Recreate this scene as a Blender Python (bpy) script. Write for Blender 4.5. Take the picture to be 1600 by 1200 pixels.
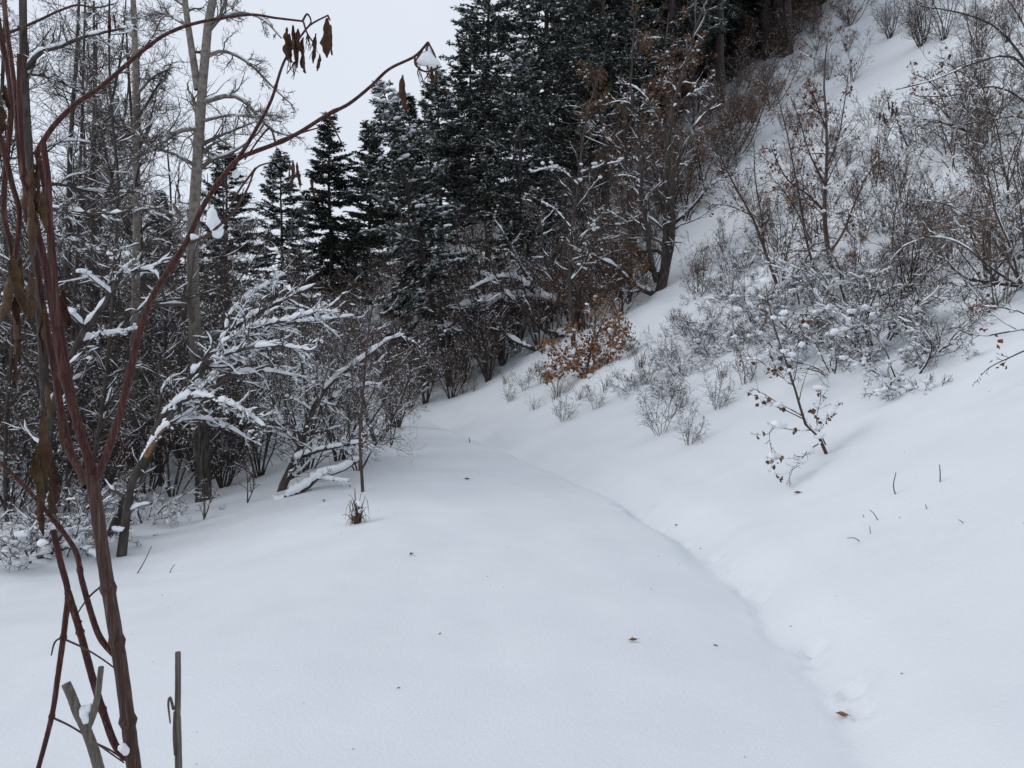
import bpy, math, random
import numpy as np
from mathutils import Matrix, Vector

# ------------------------------------------------------------------ camera, sky, light
SC = bpy.context.scene
for o in list(bpy.data.objects): bpy.data.objects.remove(o)
COL = SC.collection
R = math.radians
CAM_Z = 1.6
LENS = 27.0
F = 1600 * LENS / 36.0            # focal length in photo pixels
PITCH = math.atan(40 / F)         # looking slightly down
cam_d = bpy.data.cameras.new('camera'); cam = bpy.data.objects.new('camera', cam_d); COL.objects.link(cam)
cam.location = (0, 0, CAM_Z); cam.rotation_euler = (R(90) - PITCH, 0, 0)
cam_d.lens = LENS; cam_d.sensor_width = 36; cam_d.clip_start = 0.05; cam_d.clip_end = 2000
SC.camera = cam

SUN_EL, SUN_AZ = 36, -88         # degrees; azimuth from +Y, negative = left
world = bpy.data.worlds.new('World'); SC.world = world; world.use_nodes = True
nt = world.node_tree; nt.nodes.clear()
wo = nt.nodes.new('ShaderNodeOutputWorld')
sky = nt.nodes.new('ShaderNodeTexSky'); sky.sky_type = 'NISHITA'; sky.sun_disc = False
sky.sun_elevation = R(SUN_EL); sky.sun_rotation = R(SUN_AZ); sky.altitude = 1800
b1 = nt.nodes.new('ShaderNodeBackground'); b1.inputs[1].default_value = 0.1
nt.links.new(sky.outputs[0], b1.inputs[0])
tc = nt.nodes.new('ShaderNodeTexCoord'); nz = nt.nodes.new('ShaderNodeTexNoise')
nz.inputs['Scale'].default_value = 1.6; nz.inputs['Detail'].default_value = 3
rp = nt.nodes.new('ShaderNodeValToRGB')
rp.color_ramp.elements[0].position = .3; rp.color_ramp.elements[0].color = (.70, .757, .86, 1)
rp.color_ramp.elements[1].position = .7; rp.color_ramp.elements[1].color = (.77, .82, .90, 1)
nt.links.new(tc.outputs['Generated'], nz.inputs['Vector']); nt.links.new(nz.outputs[0], rp.inputs[0])
b2 = nt.nodes.new('ShaderNodeBackground'); b2.inputs[1].default_value = 1.0
nt.links.new(rp.outputs[0], b2.inputs[0])
mx = nt.nodes.new('ShaderNodeMixShader'); mx.inputs[0].default_value = .93      # thick cloud layer over the clear sky
nt.links.new(b1.outputs[0], mx.inputs[1]); nt.links.new(b2.outputs[0], mx.inputs[2])
nt.links.new(mx.outputs[0], wo.inputs[0])

sun_d = bpy.data.lights.new('sun', 'SUN'); sun_d.energy = .85; sun_d.angle = R(30); sun_d.color = (1, .97, .93)
sun = bpy.data.objects.new('sun', sun_d); COL.objects.link(sun)
sdir = Vector((math.sin(R(SUN_AZ)) * math.cos(R(SUN_EL)), math.cos(R(SUN_AZ)) * math.cos(R(SUN_EL)), math.sin(R(SUN_EL))))
sun.rotation_euler = sdir.to_track_quat('Z', 'Y').to_euler()
SC.view_settings.view_transform = 'Standard'; SC.view_settings.look = 'None'
SC.view_settings.exposure = 0.08; SC.view_settings.gamma = 1.0
SC.cycles.max_bounces = 6; SC.cycles.diffuse_bounces = 4; SC.cycles.glossy_bounces = 2

rng = np.random.default_rng(11)

# ------------------------------------------------------------------ materials
def material(name, ramp, scale=8.0, rough=.85, bump=0.0, bscale=40., spec=.25, island=False, stretch=None, detail=4, island_mix=.6):
    m = bpy.data.materials.new(name); m.use_nodes = True
    n = m.node_tree.nodes; l = m.node_tree.links
    bs = n['Principled BSDF']; bs.inputs['Roughness'].default_value = rough
    bs.inputs['Specular IOR Level'].default_value = spec
    t = n.new('ShaderNodeTexCoord'); mp = n.new('ShaderNodeMapping')
    if stretch: mp.inputs['Scale'].default_value = stretch
    l.new(t.outputs['Object'], mp.inputs['Vector'])
    z = n.new('ShaderNodeTexNoise'); z.inputs['Scale'].default_value = scale; z.inputs['Detail'].default_value = detail
    l.new(mp.outputs[0], z.inputs['Vector'])
    cr = n.new('ShaderNodeValToRGB'); e = cr.color_ramp.elements
    e[0].position = ramp[0][0]; e[0].color = (*ramp[0][1], 1)
    e[1].position = ramp[-1][0]; e[1].color = (*ramp[-1][1], 1)
    for p, c in ramp[1:-1]:
        q = e.new(p); q.color = (*c, 1)
    if island:
        g = n.new('ShaderNodeNewGeometry'); mixn = n.new('ShaderNodeMix'); mixn.inputs[0].default_value = island_mix
        l.new(z.outputs[0], mixn.inputs[2]); l.new(g.outputs['Random Per Island'], mixn.inputs[3])
        l.new(mixn.outputs[0], cr.inputs[0])
    else:
        l.new(z.outputs[0], cr.inputs[0])
    l.new(cr.outputs[0], bs.inputs['Base Color'])
    if bump:
        z2 = n.new('ShaderNodeTexNoise'); z2.inputs['Scale'].default_value = bscale; z2.inputs['Detail'].default_value = 6
        l.new(mp.outputs[0], z2.inputs['Vector'])
        bp = n.new('ShaderNodeBump'); bp.inputs['Strength'].default_value = bump; bp.inputs['Distance'].default_value = .02
        l.new(z2.outputs[0], bp.inputs['Height']); l.new(bp.outputs[0], bs.inputs['Normal'])
    return m

M = {}
M['snow'] = material('snow', [(.3, (.68, .708, .738)), (.7, (.725, .75, .776))], scale=1.2, rough=.65, bump=.22, bscale=55, spec=.3)
M['branch_snow'] = material('branch_snow', [(.3, (.76, .78, .81)), (.7, (.82, .835, .86))], scale=12, rough=.7, bump=.3, bscale=60, spec=.2)
M['bark_dark'] = material('bark_dark', [(.25, (.026, .021, .019)), (.5, (.054, .044, .039)), (.75, (.105, .088, .08))], scale=14, bump=.6, bscale=30, stretch=(1, 1, .35))
M['bark_brown'] = material('bark_brown', [(.25, (.04, .027, .022)), (.5, (.075, .052, .043)), (.75, (.12, .09, .075))], scale=14, bump=.5, bscale=30, stretch=(1, 1, .35))
M['bark_grey'] = material('bark_grey', [(.25, (.075, .065, .055)), (.45, (.16, .14, .12)), (.7, (.27, .245, .21))], scale=9, bump=.6, bscale=22, stretch=(1, 1, 2.2))
M['bark_cottonwood'] = material('bark_cottonwood', [(.25, (.09, .078, .066)), (.45, (.17, .15, .128)), (.7, (.26, .235, .2))], scale=9, bump=.7, bscale=20, stretch=(1.6, 1.6, 1.6))
def _old_bark(m):
    n, l = m.node_tree.nodes, m.node_tree.links; bs = n['Principled BSDF']; src = bs.inputs['Base Color'].links[0].from_socket
    t = n.new('ShaderNodeTexCoord'); sx = n.new('ShaderNodeSeparateXYZ'); l.new(t.outputs['Object'], sx.inputs[0])
    nz_ = n.new('ShaderNodeTexNoise'); nz_.inputs['Scale'].default_value = 3; l.new(t.outputs['Object'], nz_.inputs['Vector'])
    ad = n.new('ShaderNodeMath'); ad.operation = 'MULTIPLY_ADD'; l.new(nz_.outputs[0], ad.inputs[0]); ad.inputs[1].default_value = 2.4; l.new(sx.outputs[2], ad.inputs[2])
    mr = n.new('ShaderNodeMapRange'); mr.inputs[1].default_value = 2.2; mr.inputs[2].default_value = 5.2; l.new(ad.outputs[0], mr.inputs[0])
    mx_ = n.new('ShaderNodeMix'); mx_.data_type = 'RGBA'; l.new(mr.outputs[0], mx_.inputs[0]); l.new(src, mx_.inputs[7])
    fur = n.new('ShaderNodeTexNoise'); fur.inputs['Scale'].default_value = 6; fur.inputs['Detail'].default_value = 6; mp = n.new('ShaderNodeMapping'); mp.inputs['Scale'].default_value = (5, 5, .8); l.new(t.outputs['Object'], mp.inputs[0]); l.new(mp.outputs[0], fur.inputs['Vector'])
    cr = n.new('ShaderNodeValToRGB'); e = cr.color_ramp.elements; e[0].position = .38; e[0].color = (.018, .015, .013, 1); e[1].position = .68; e[1].color = (.11, .092, .08, 1); l.new(fur.outputs[0], cr.inputs[0]); l.new(cr.outputs[0], mx_.inputs[6])
    l.new(mx_.outputs[2], bs.inputs['Base Color'])
_old_bark(M['bark_cottonwood'])
M['twig'] = material('twig', [(.2, (.036, .028, .025)), (.5, (.07, .055, .048)), (.8, (.13, .106, .095))], scale=2.5, island=True)
M['twig_red'] = material('twig_red', [(.2, (.05, .032, .026)), (.5, (.09, .059, .048)), (.8, (.15, .104, .086))], scale=2.5, island=True)
M['twig_grey'] = material('twig_grey', [(.2, (.07, .058, .05)), (.8, (.17, .145, .125))], scale=2.5, island=True)
M['oak_leaf'] = material('oak_leaf', [(.15, (.10, .045, .02)), (.5, (.22, .098, .04)), (.85, (.36, .175, .075))], scale=5, island=True, rough=.7)
M['brown_leaf'] = material('brown_leaf', [(.15, (.06, .032, .02)), (.5, (.125, .066, .038)), (.85, (.22, .12, .065))], scale=5, island=True, rough=.75)
M['red_leaf'] = material('red_leaf', [(.15, (.07, .018, .01)), (.5, (.13, .032, .016)), (.85, (.2, .07, .03))], scale=5, island=True, rough=.7)
M['needle'] = material('needle', [(.2, (.016, .021, .016)), (.5, (.038, .047, .036)), (.68, (.07, .08, .062)), (.73, (.30, .32, .33)), (.8, (.5, .52, .54))], scale=1.5, island=True, island_mix=.5)
M['needle_dark'] = material('needle_dark', [(.2, (.012, .016, .012)), (.5, (.028, .036, .027)), (.73, (.06, .07, .053)), (.77, (.28, .30, .31)), (.82, (.42, .44, .46))], scale=1.5, island=True, island_mix=.5)
M['red_stem'] = material('red_stem', [(.3, (.026, .007, .006)), (.5, (.068, .017, .013)), (.62, (.1, .034, .026)), (.75, (.19, .105, .085))], scale=70, rough=.55, bump=.7, bscale=90, stretch=(4, 4, .22), spec=.3)
M['brown_stem'] = material('brown_stem', [(.3, (.038, .02, .015)), (.5, (.08, .041, .032)), (.62, (.108, .062, .05)), (.75, (.2, .142, .118))], scale=60, rough=.65, bump=.7, bscale=90, stretch=(4, 4, .25), spec=.3)
M['dry_stem'] = material('dry_stem', [(.25, (.09, .075, .06)), (.5, (.17, .145, .12)), (.75, (.28, .25, .21))], scale=60, rough=.8, bump=.8, bscale=90, stretch=(4, 4, .22))
M['dead_leaf'] = material('dead_leaf', [(.2, (.022, .011, .007)), (.5, (.058, .026, .014)), (.8, (.115, .055, .027))], scale=38, rough=.75, bump=.6, bscale=120)
M['dead_leaf_tan'] = material('dead_leaf_tan', [(.2, (.035, .021, .012)), (.5, (.085, .05, .026)), (.8, (.16, .102, .055))], scale=34, rough=.75, bump=.6, bscale=120)
M['split_wood'] = material('split_wood', [(.25, (.10, .045, .018)), (.5, (.22, .11, .05)), (.75, (.33, .2, .11))], scale=10, rough=.8, bump=.6, bscale=30, stretch=(4, 4, .6))
M['straw'] = material('straw', [(.2, (.06, .038, .02)), (.5, (.12, .08, .042)), (.8, (.22, .165, .095))], scale=6, island=True)

# ------------------------------------------------------------------ terrain
def perlin(x, y, seed=0):
    x = np.asarray(x, float); y = np.asarray(y, float)
    xi = np.floor(x).astype(np.int64); yi = np.floor(y).astype(np.int64)
    xf = x - xi; yf = y - yi
    def g(ix, iy, dx, dy):
        h = (ix * 374761393 + iy * 668265263 + seed * 1442695041) & 0xffffffff
        h = ((h ^ (h >> 13)) * 1274126177) & 0xffffffff
        a = ((h ^ (h >> 16)) & 0xffff) / 65536. * 2 * np.pi
        return np.cos(a) * dx + np.sin(a) * dy
    u = xf ** 3 * (xf * (xf * 6 - 15) + 10); v = yf ** 3 * (yf * (yf * 6 - 15) + 10)
    a = g(xi, yi, xf, yf); b = g(xi + 1, yi, xf - 1, yf); c = g(xi, yi + 1, xf, yf - 1); d = g(xi + 1, yi + 1, xf - 1, yf - 1)
    return (a + (b - a) * u) * (1 - v) + (c + (d - c) * u) * v

def catmull(P, per=12):
    P = np.asarray(P, float); Q = np.vstack([2 * P[0] - P[1], P, 2 * P[-1] - P[-2]]); out = []
    for i in range(1, len(Q) - 2):
        t = np.linspace(0, 1, per, endpoint=False)[:, None]
        p0, p1, p2, p3 = Q[i - 1], Q[i], Q[i + 1], Q[i + 2]
        out.append(.5 * (2 * p1 + (p2 - p0) * t + (2 * p0 - 5 * p1 + 4 * p2 - p3) * t ** 2 + (3 * p1 - p0 - 3 * p2 + p3) * t ** 3))
    out.append(Q[-2][None]); return np.vstack(out)

CREASE = catmull([(-60, -60), (-22, -30), (-8, -15), (-1.6, -5), (.7, 0), (1.3, 2.6), (1.5, 4.6), (1.5, 6), (1.32, 8), (.55, 11), (-1.4, 17.3),
                  (-3.1, 21.5), (-6, 26), (-10.5, 30.5), (-18, 35), (-30, 39), (-50, 43), (-100, 50), (-220, 60)], 8)

def trail_t(x, y):
    """signed distance to the foot of the bank (positive = uphill) and place along it"""
    x = np.asarray(x, float); y = np.asarray(y, float); sh = x.shape
    x = x.ravel(); y = y.ravel()
    best = np.full(x.shape, 1e9); sg = np.ones(x.shape); al = np.zeros(x.shape); s0 = 0
    for a, b in zip(CREASE[:-1], CREASE[1:]):
        d = b - a; L2 = d @ d; L = math.sqrt(L2)
        q = np.clip(((x - a[0]) * d[0] + (y - a[1]) * d[1]) / L2, 0, 1)
        dx = x - a[0] - q * d[0]; dy = y - a[1] - q * d[1]; D = dx * dx + dy * dy
        k = D < best
        best = np.where(k, D, best); sg = np.where(k, np.where(d[1] * dx - d[0] * dy >= 0, 1., -1.), sg); al = np.where(k, s0 + q * L, al)
        s0 += L
    return (np.sqrt(best) * sg).reshape(sh), al.reshape(sh)

def sstep(a, b, x):
    q = np.clip((x - a) / (b - a), 0, 1); return q * q * (3 - 2 * q)

# paw and boot marks: x, y, radius, depth
PRINTS = [(1.34, 8.05, .10, .05), (1.16, 8.2, .09, .045), (1.53, 6.75, .08, .04), (1.62, 6.1, .07, .04), (1.6, 5.25, .07, .035), (1.66, 5.05, .06, .03),
          (1.63, 4.12, .075, .05), (1.58, 3.98, .06, .04), (1.60, 3.55, .07, .05), (1.56, 3.38, .06, .045), (1.44, 7.4, .07, .03), (1.68, 5.75, .05, .03)]

def height(x, y):
    x = np.asarray(x, float); y = np.asarray(y, float)
    t, s = trail_t(x, y)
    wob = .10 * perlin(s * .8, s * 0 + .3, 5) + .035 * perlin(s * 2.3, s * 0 + .7, 6)
    t = t + wob * np.exp(-(t / 2.5) ** 2)
    tp = np.maximum(t, 0)
    hill = .15 * sstep(0, .5, tp) + .56 * (np.sqrt(tp ** 2 + .8) - .894) + .16 * np.maximum(tp - 6, 0) * sstep(6, 14, tp)
    cap = np.maximum(5.0 + .95 * (x + 8) - .02 * np.maximum(y - 40, 0), 2.6 + .01 * np.abs(y)); cap = np.minimum(cap, 60)
    k = 2.5
    h = np.clip(.5 + .5 * (cap - hill) / k, 0, 1); hill2 = cap * (1 - h) + hill * h - k * h * (1 - h)
    hill = np.where(t > 3, np.minimum(hill, hill2), hill)
    tm = np.minimum(t, 0)
    left = .055 * np.exp(-(np.where(tm > -1.1, (tm + 1.1) / 1.0, (tm + 1.1) / 1.6)) ** 2) - .62 * sstep(-2.4, -5.6, tm) * (1 - .55 * sstep(8, 3, y)) - .12 * sstep(-5, -9, tm) + .24 * np.maximum(-tm - 34, 0) * .6
    left = np.minimum(left, 9)
    z = np.where(t > 0, hill, left)
    far = sstep(4.0, 8, y)
    z = z - (.012 + .07 * far) * np.exp(-(np.where(t > 0, t / .34, t / (.16 - .09 * far))) ** 2)
    z = z + .0               # undulation of the drifted snow
    on_hill = sstep(1.2, 4, t)
    off_trail = sstep(-3.5, -7, t)
    z = z + .035 * perlin(x * .55 + .2 * y, y * .8, 1) + .02 * perlin(x * .5 - y * 1.1, y * .45 + x * .3, 2) * (t < 0)
    z = z + .016 * perlin(s * .6, t * 2.2, 8) * (1 - on_hill)
    z = z + on_hill * (.22 * perlin(x * .55, y * .55, 3) + .13 * perlin(x * 1.3, y * 1.3, 4) + .08 * perlin(x * 2.6, y * 2.6, 9)) * (.25 + .75 * sstep(5.5, 9, y + 0 * x))
    z = z + off_trail * (.10 * perlin(x * .9, y * .9, 7) + .05 * perlin(x * 2.1, y * 2.1, 10))
    z = z + .03 * perlin(t * .5, s * 1.1, 12) * np.exp(-((t - 1.5) / 1.6) ** 2)
    z = z + .006 * perlin(x * 3.1 + y, y * 3.4, 21) + .0028 * perlin(x * 7.5, y * 8.5 + x * 2, 22) * sstep(-.2, .4, perlin(x * .8, y * .8, 23))
    for (px, py, r, dp) in PRINTS:
        r *= .85; dp *= .95
        d2 = ((x - px) ** 2 + (y - py) ** 2) / r ** 2
        m = d2 < 12
        z = z + np.where(m, -dp * np.exp(-d2 * d2 * .9) + dp * .3 * np.exp(-(np.sqrt(d2) - 1.55) ** 2 * 6), 0)
    return z

def graded(lo, a, b, hi, step, gr):
    mid = list(np.arange(a, b, step)); up = []; v = b; st = step
    while v < hi: up.append(v); st *= gr; v += st
    up.append(hi); dn = []; v = a; st = step
    while v > lo: st *= gr; v -= st; dn.append(max(v, lo))
    return np.array(dn[::-1] + mid + up)

def mesh_np(name, V, faces4=None, faces3=None, smooth=True):
    me = bpy.data.meshes.new(name); V = np.asarray(V, np.float32)
    me.vertices.add(len(V)); me.vertices.foreach_set('co', V.ravel())
    idx = []; start = []; c = 0
    if faces4 is not None and len(faces4):
        f = np.asarray(faces4, np.int32); idx.append(f.ravel()); start.append(np.arange(len(f)) * 4); c = len(f) * 4
    if faces3 is not None and len(faces3):
        f = np.asarray(faces3, np.int32); idx.append(f.ravel()); start.append(c + np.arange(len(f)) * 3); c += len(f) * 3
    idx = np.concatenate(idx); start = np.concatenate(start).astype(np.int32)
    me.loops.add(len(idx)); me.loops.foreach_set('vertex_index', idx)
    me.polygons.add(len(start)); me.polygons.foreach_set('loop_start', start)
    me.update(calc_edges=True)
    if smooth: me.shade_smooth()
    return me

GX = graded(-260, -3.6, 4.8, 240, .042, 1.055)
GY = graded(-60, 2.4, 9.0, 420, .045, 1.04)
gx, gy = np.meshgrid(GX, GY)
gz = height(gx, gy); gt = trail_t(gx, gy)[0]
nxg, nyg = len(GX), len(GY)
ii = (np.arange(nyg - 1)[:, None] * nxg + np.arange(nxg - 1)[None]).ravel()
ground_me = mesh_np('snow_ground', np.stack([gx.ravel(), gy.ravel(), gz.ravel()], 1), np.stack([ii, ii + 1, ii + nxg + 1, ii + nxg], 1))
ground_me.materials.append(M['snow'])
ground = bpy.data.objects.new('snow_ground', ground_me); COL.objects.link(ground); ground['kind'] = 'structure'
ground['label'] = 'smooth fresh snow over the trail, the bank and the hillside'

# photo pixel -> ray / ground point (used to find where each plant stands on the terrain)
cp, sp = math.cos(PITCH), math.sin(PITCH)
def ray(px, py):
    u = (px - 800) / F; v = (600 - py) / F
    return np.array([u, cp + v * sp, -sp + v * cp])
def W(px, py, d):
    r = ray(px, py); return np.array([0, 0, CAM_Z]) + r * (d / r[1])
_ts = np.concatenate([np.arange(1.5, 12, .02), np.arange(12, 150, .1)])
def bilin(A, x, y):
    x = np.asarray(x, float); y = np.asarray(y, float)
    i = np.clip(np.searchsorted(GX, x) - 1, 0, len(GX) - 2); j = np.clip(np.searchsorted(GY, y) - 1, 0, len(GY) - 2)
    u = (x - GX[i]) / (GX[i + 1] - GX[i]); v = (y - GY[j]) / (GY[j + 1] - GY[j])
    return (A[j, i] * (1 - u) + A[j, i + 1] * u) * (1 - v) + (A[j + 1, i] * (1 - u) + A[j + 1, i + 1] * u) * v
def G(px, py):
    r = ray(px, py); r = r / r[1]
    x = r[0] * _ts; z = CAM_Z + r[2] * _ts; h = bilin(gz, x, _ts)
    k = np.argmax(z < h)
    if not (z < h).any(): k = len(_ts) - 1
    d = _ts[k]; return np.array([r[0] * d, d, float(h[k])])
def on_ground(x, y): return np.array([x, y, float(bilin(gz, x, y))])

# ------------------------------------------------------------------ growing branches
def norm(a): return a / np.maximum(np.linalg.norm(a, axis=-1, keepdims=True), 1e-9)

def resample(pts, K, smooth=True):
    P = np.asarray(pts, float)
    if smooth and len(P) > 2: P = catmull(P, 6)
    s = np.concatenate([[0], np.cumsum(np.linalg.norm(np.diff(P, axis=0), axis=1))])
    q = np.linspace(0, s[-1], K)
    return np.stack([np.interp(q, s, P[:, i]) for i in range(P.shape[1])], 1)

def batch_resample(P, M_):
    B, K, _ = P.shape; q = np.linspace(0, K - 1, M_); i = np.minimum(q.astype(int), K - 2); f = (q - i)[None, :, None]
    return P[:, i] * (1 - f) + P[:, i + 1] * f

def tubes(P, Rr, S):
    """closed tapering tubes along a batch of paths"""
    B, K, _ = P.shape
    T = norm(np.gradient(P, axis=1))
    ref = np.where((np.abs(T[..., 2].mean(1)) > .8)[:, None, None], np.array([1., .13, 0]), np.array([0.05, 0.02, 1.]))
    n1 = norm(np.cross(T, np.broadcast_to(ref, T.shape))); n2 = np.cross(T, n1)
    a = np.arange(S) / S * 2 * np.pi
    V = P[:, :, None] + Rr[:, :, None, None] * (n1[:, :, None] * np.cos(a)[:, None] + n2[:, :, None] * np.sin(a)[:, None])
    base = (np.arange(B) * K * S)[:, None, None]; k = (np.arange(K - 1) * S)[None, :, None]; s = np.arange(S)[None, None]
    s2 = (np.arange(S) + 1) % S
    f = np.stack([base + k + s, base + k + s2[None, None], base + k + S + s2[None, None], base + k + S + s], -1).reshape(-1, 4)
    return V.reshape(-1, 3), f

def snow_tubes(P, Rr, amt, cover, M_=9, wmin=.004, cell=3, S=5):
    """ridges of snow lying on the upper side of branches that are flat enough to hold it"""
    B, K, _ = P.shape
    P = batch_resample(P, M_); Rr = batch_resample(Rr[..., None], M_)[..., 0]
    T = norm(np.gradient(P, axis=1)); hz = np.sqrt(np.maximum(1 - T[..., 2] ** 2, 0))
    nk = M_ // cell + 2; g0 = rng.random((B, nk)); q = np.arange(M_) / cell + .01; i = q.astype(int); f = q - i; f = f * f * (3 - 2 * f)
    g = g0[:, i] * (1 - f) + g0[:, i + 1] * f + rng.normal(0, .06, (B, M_))
    gate = np.clip((g - (1 - cover)) / .22, 0, 1)
    end = np.minimum(np.linspace(0, 1, M_) * M_ * .6, np.linspace(1, 0, M_) * M_ * .6).clip(0, 1)
    k = gate * end * sstep(.35, .85, hz)
    keep = (k.max(1) > .25)
    if not keep.any(): return np.zeros((0, 3)), np.zeros((0, 4), int)
    P, Rr, T, k = P[keep], Rr[keep], T[keep], k[keep]; B = len(P)
    up = np.array([0, 0, 1.]) - T * T[..., 2:3]; up = norm(up); sd = np.cross(T, up)
    var = rng.uniform(.55, 1.45, (B, M_))
    w = (Rr * 1.12 + wmin) * np.sqrt(k) * (.85 + .3 * var); h = (amt * .55 + Rr * amt * 22) * k * var
    h = np.minimum(np.minimum(h, amt * 2.2), Rr * 2.3 + .004 + amt * .12); w = np.maximum(w, h * .4)
    a = np.radians({3: [-20, 90, 200], 4: [-25, 50, 130, 205], 5: [-25, 30, 90, 150, 205]}[S])
    C = P + up * (Rr * .45)[..., None]
    V = C[:, :, None] + sd[:, :, None] * (w[..., None] * np.cos(a))[..., None] + up[:, :, None] * (h[..., None] * np.maximum(np.sin(a), -.3))[..., None]
    base = (np.arange(B) * M_ * S)[:, None, None]; kk = (np.arange(M_ - 1) * S)[None, :, None]; s = np.arange(S)[None, None]; s2 = ((np.arange(S) + 1) % S)[None, None]
    f = np.stack([base + kk + s, base + kk + s2, base + kk + S + s2, base + kk + S + s], -1).reshape(B, M_ - 1, S, 4)
    ok = (np.maximum(k[:, :-1], k[:, 1:]) > .02)
    return V.reshape(-1, 3), f[ok].reshape(-1, 4)

def offspring(P, Rr, n, tr=(.25, .98), ang=(25, 65), length=(.3, .6), shrink=.5, rr=.6, rmin=.003, rtip=.0015, K=5, wander=.18, up=0., out=0., lift=None, relative=True):
    """side branches: n per parent (may be fractional); returns paths and radii"""
    B, Kp, _ = P.shape
    cnt = np.floor(n * rng.uniform(.7, 1.3, B) + rng.random(B)).astype(int)
    b = np.repeat(np.arange(B), cnt); N = len(b)
    t = rng.uniform(tr[0], tr[1], N); q = t * (Kp - 1); i = np.minimum(q.astype(int), Kp - 2); f = (q - i)[:, None]
    p0 = P[b, i] * (1 - f) + P[b, i + 1] * f
    T = norm(P[b, i + 1] - P[b, i]); r0 = Rr[b, i] * (1 - f[:, 0]) + Rr[b, i + 1] * f[:, 0]
    rv = norm(rng.normal(size=(N, 3))); N1 = norm(np.cross(T, rv))
    a = np.radians(rng.uniform(*ang, N))[:, None]
    D = norm(T * np.cos(a) + N1 * np.sin(a) + np.array([0, 0, 1.]) * (lift or 0))
    Lp = np.linalg.norm(np.diff(P, axis=1), axis=2).sum(1)[b] if relative else 1.
    L = Lp * rng.uniform(*length, N) * (1 - shrink * t)
    pts = [p0]; d = D; st = (L / (K - 1))[:, None]
    for k in range(K - 1):
        d = norm(d + rng.normal(0, wander, (N, 3)) + np.array([0, 0, up]) * (k / (K - 1)) + out * norm(p0 * np.array([1, 1, 0])))
        pts.append(pts[-1] + d * st)
    Pc = np.stack(pts, 1)
    rb = np.maximum(r0 * rr, rmin) ; rb = np.minimum(rb, np.maximum(r0 * .95, rmin))
    Rc = rb[:, None] + (rtip - rb)[:, None] * np.linspace(0, 1, K)[None] ** .8
    Rc = np.maximum(Rc, rtip)
    return Pc, Rc

def leaves_on(P, n, size, droop=.5, cluster=3, spread=.05, tr=(.5, 1.)):
    """small curled leaves near the ends of twigs: folded along the midrib, lobed outline"""
    B, K, _ = P.shape; cnt = rng.poisson(n, B); b = np.repeat(np.arange(B), cnt)
    t = rng.uniform(*tr, len(b)); q = t * (K - 1); i = np.minimum(q.astype(int), K - 2); f = (q - i)[:, None]
    p = P[b, i] * (1 - f) + P[b, i + 1] * f
    p = np.repeat(p, cluster, 0); N = len(p)
    if N == 0: return np.zeros((0, 3)), np.zeros((0, 3), int)
    p = p + rng.normal(0, spread, p.shape)
    d = norm(rng.normal(size=(N, 3)) - np.array([0, 0, droop * 2])); s = norm(np.cross(d, rng.normal(size=(N, 3)))); nn = np.cross(d, s)
    L = size * rng.uniform(.6, 1.25, N)[:, None]; w = L * rng.uniform(.28, .48, (N, 1)); c = L * rng.uniform(.05, .3, (N, 1))
    v = [p, p + d * L * .35 + s * w * .7 + nn * c * .7, p + d * L * .55 + s * w + nn * c, p + d * L + nn * c * rng.uniform(-.6, .6, (N, 1)),
         p + d * L * .6 - s * w + nn * c, p + d * L * .3 - s * w * .75 + nn * c * .6, p + d * L * .5]
    V = np.stack(v, 1).reshape(-1, 3); o = (np.arange(N) * 7)[:, None]
    F3 = np.concatenate([o + np.array(q_) for q_ in ([0, 1, 6], [1, 2, 6], [2, 3, 6], [3, 4, 6], [4, 5, 6], [5, 0, 6])])
    return V, F3

ICO = {}
def blobs(C, size, flat=.6, sub=1):
    """lumpy snow clods at points C"""
    if sub not in ICO:
        import bmesh
        bm = bmesh.new(); bmesh.ops.create_icosphere(bm, subdivisions=sub, radius=1)
        ICO[sub] = (np.array([v.co for v in bm.verts]), np.array([[v.index for v in f.verts] for f in bm.faces])); bm.free()
    V0, F0 = ICO[sub]; N = len(C); n0 = len(V0)
    s = size * np.clip(rng.lognormal(0, .35, (N, 1, 1)), .5, 1.5) * np.stack([rng.uniform(.7, 1.4, N), rng.uniform(.7, 1.4, N), rng.uniform(.7, 1.1, N) * flat], 1)[:, None]
    k1 = rng.normal(0, 1.6, (N, 3, 3)); ph = rng.uniform(0, 6.28, (N, 1, 3))
    lump = 1 + (np.sin(np.einsum('vi,nij->nvj', V0, k1) + ph) * .17).sum(-1, keepdims=True)
    V = V0[None] * lump * rng.uniform(.93, 1.07, (N, n0, 1)) * s
    a = rng.uniform(0, 6.28, N); ca, sa = np.cos(a)[:, None], np.sin(a)[:, None]
    V = np.stack([V[..., 0] * ca - V[..., 1] * sa, V[..., 0] * sa + V[..., 1] * ca, V[..., 2]], -1) + C[:, None]
    F = (np.arange(N) * n0)[:, None, None] + F0[None]
    return V.reshape(-1, 3), F.reshape(-1, 3)

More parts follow.
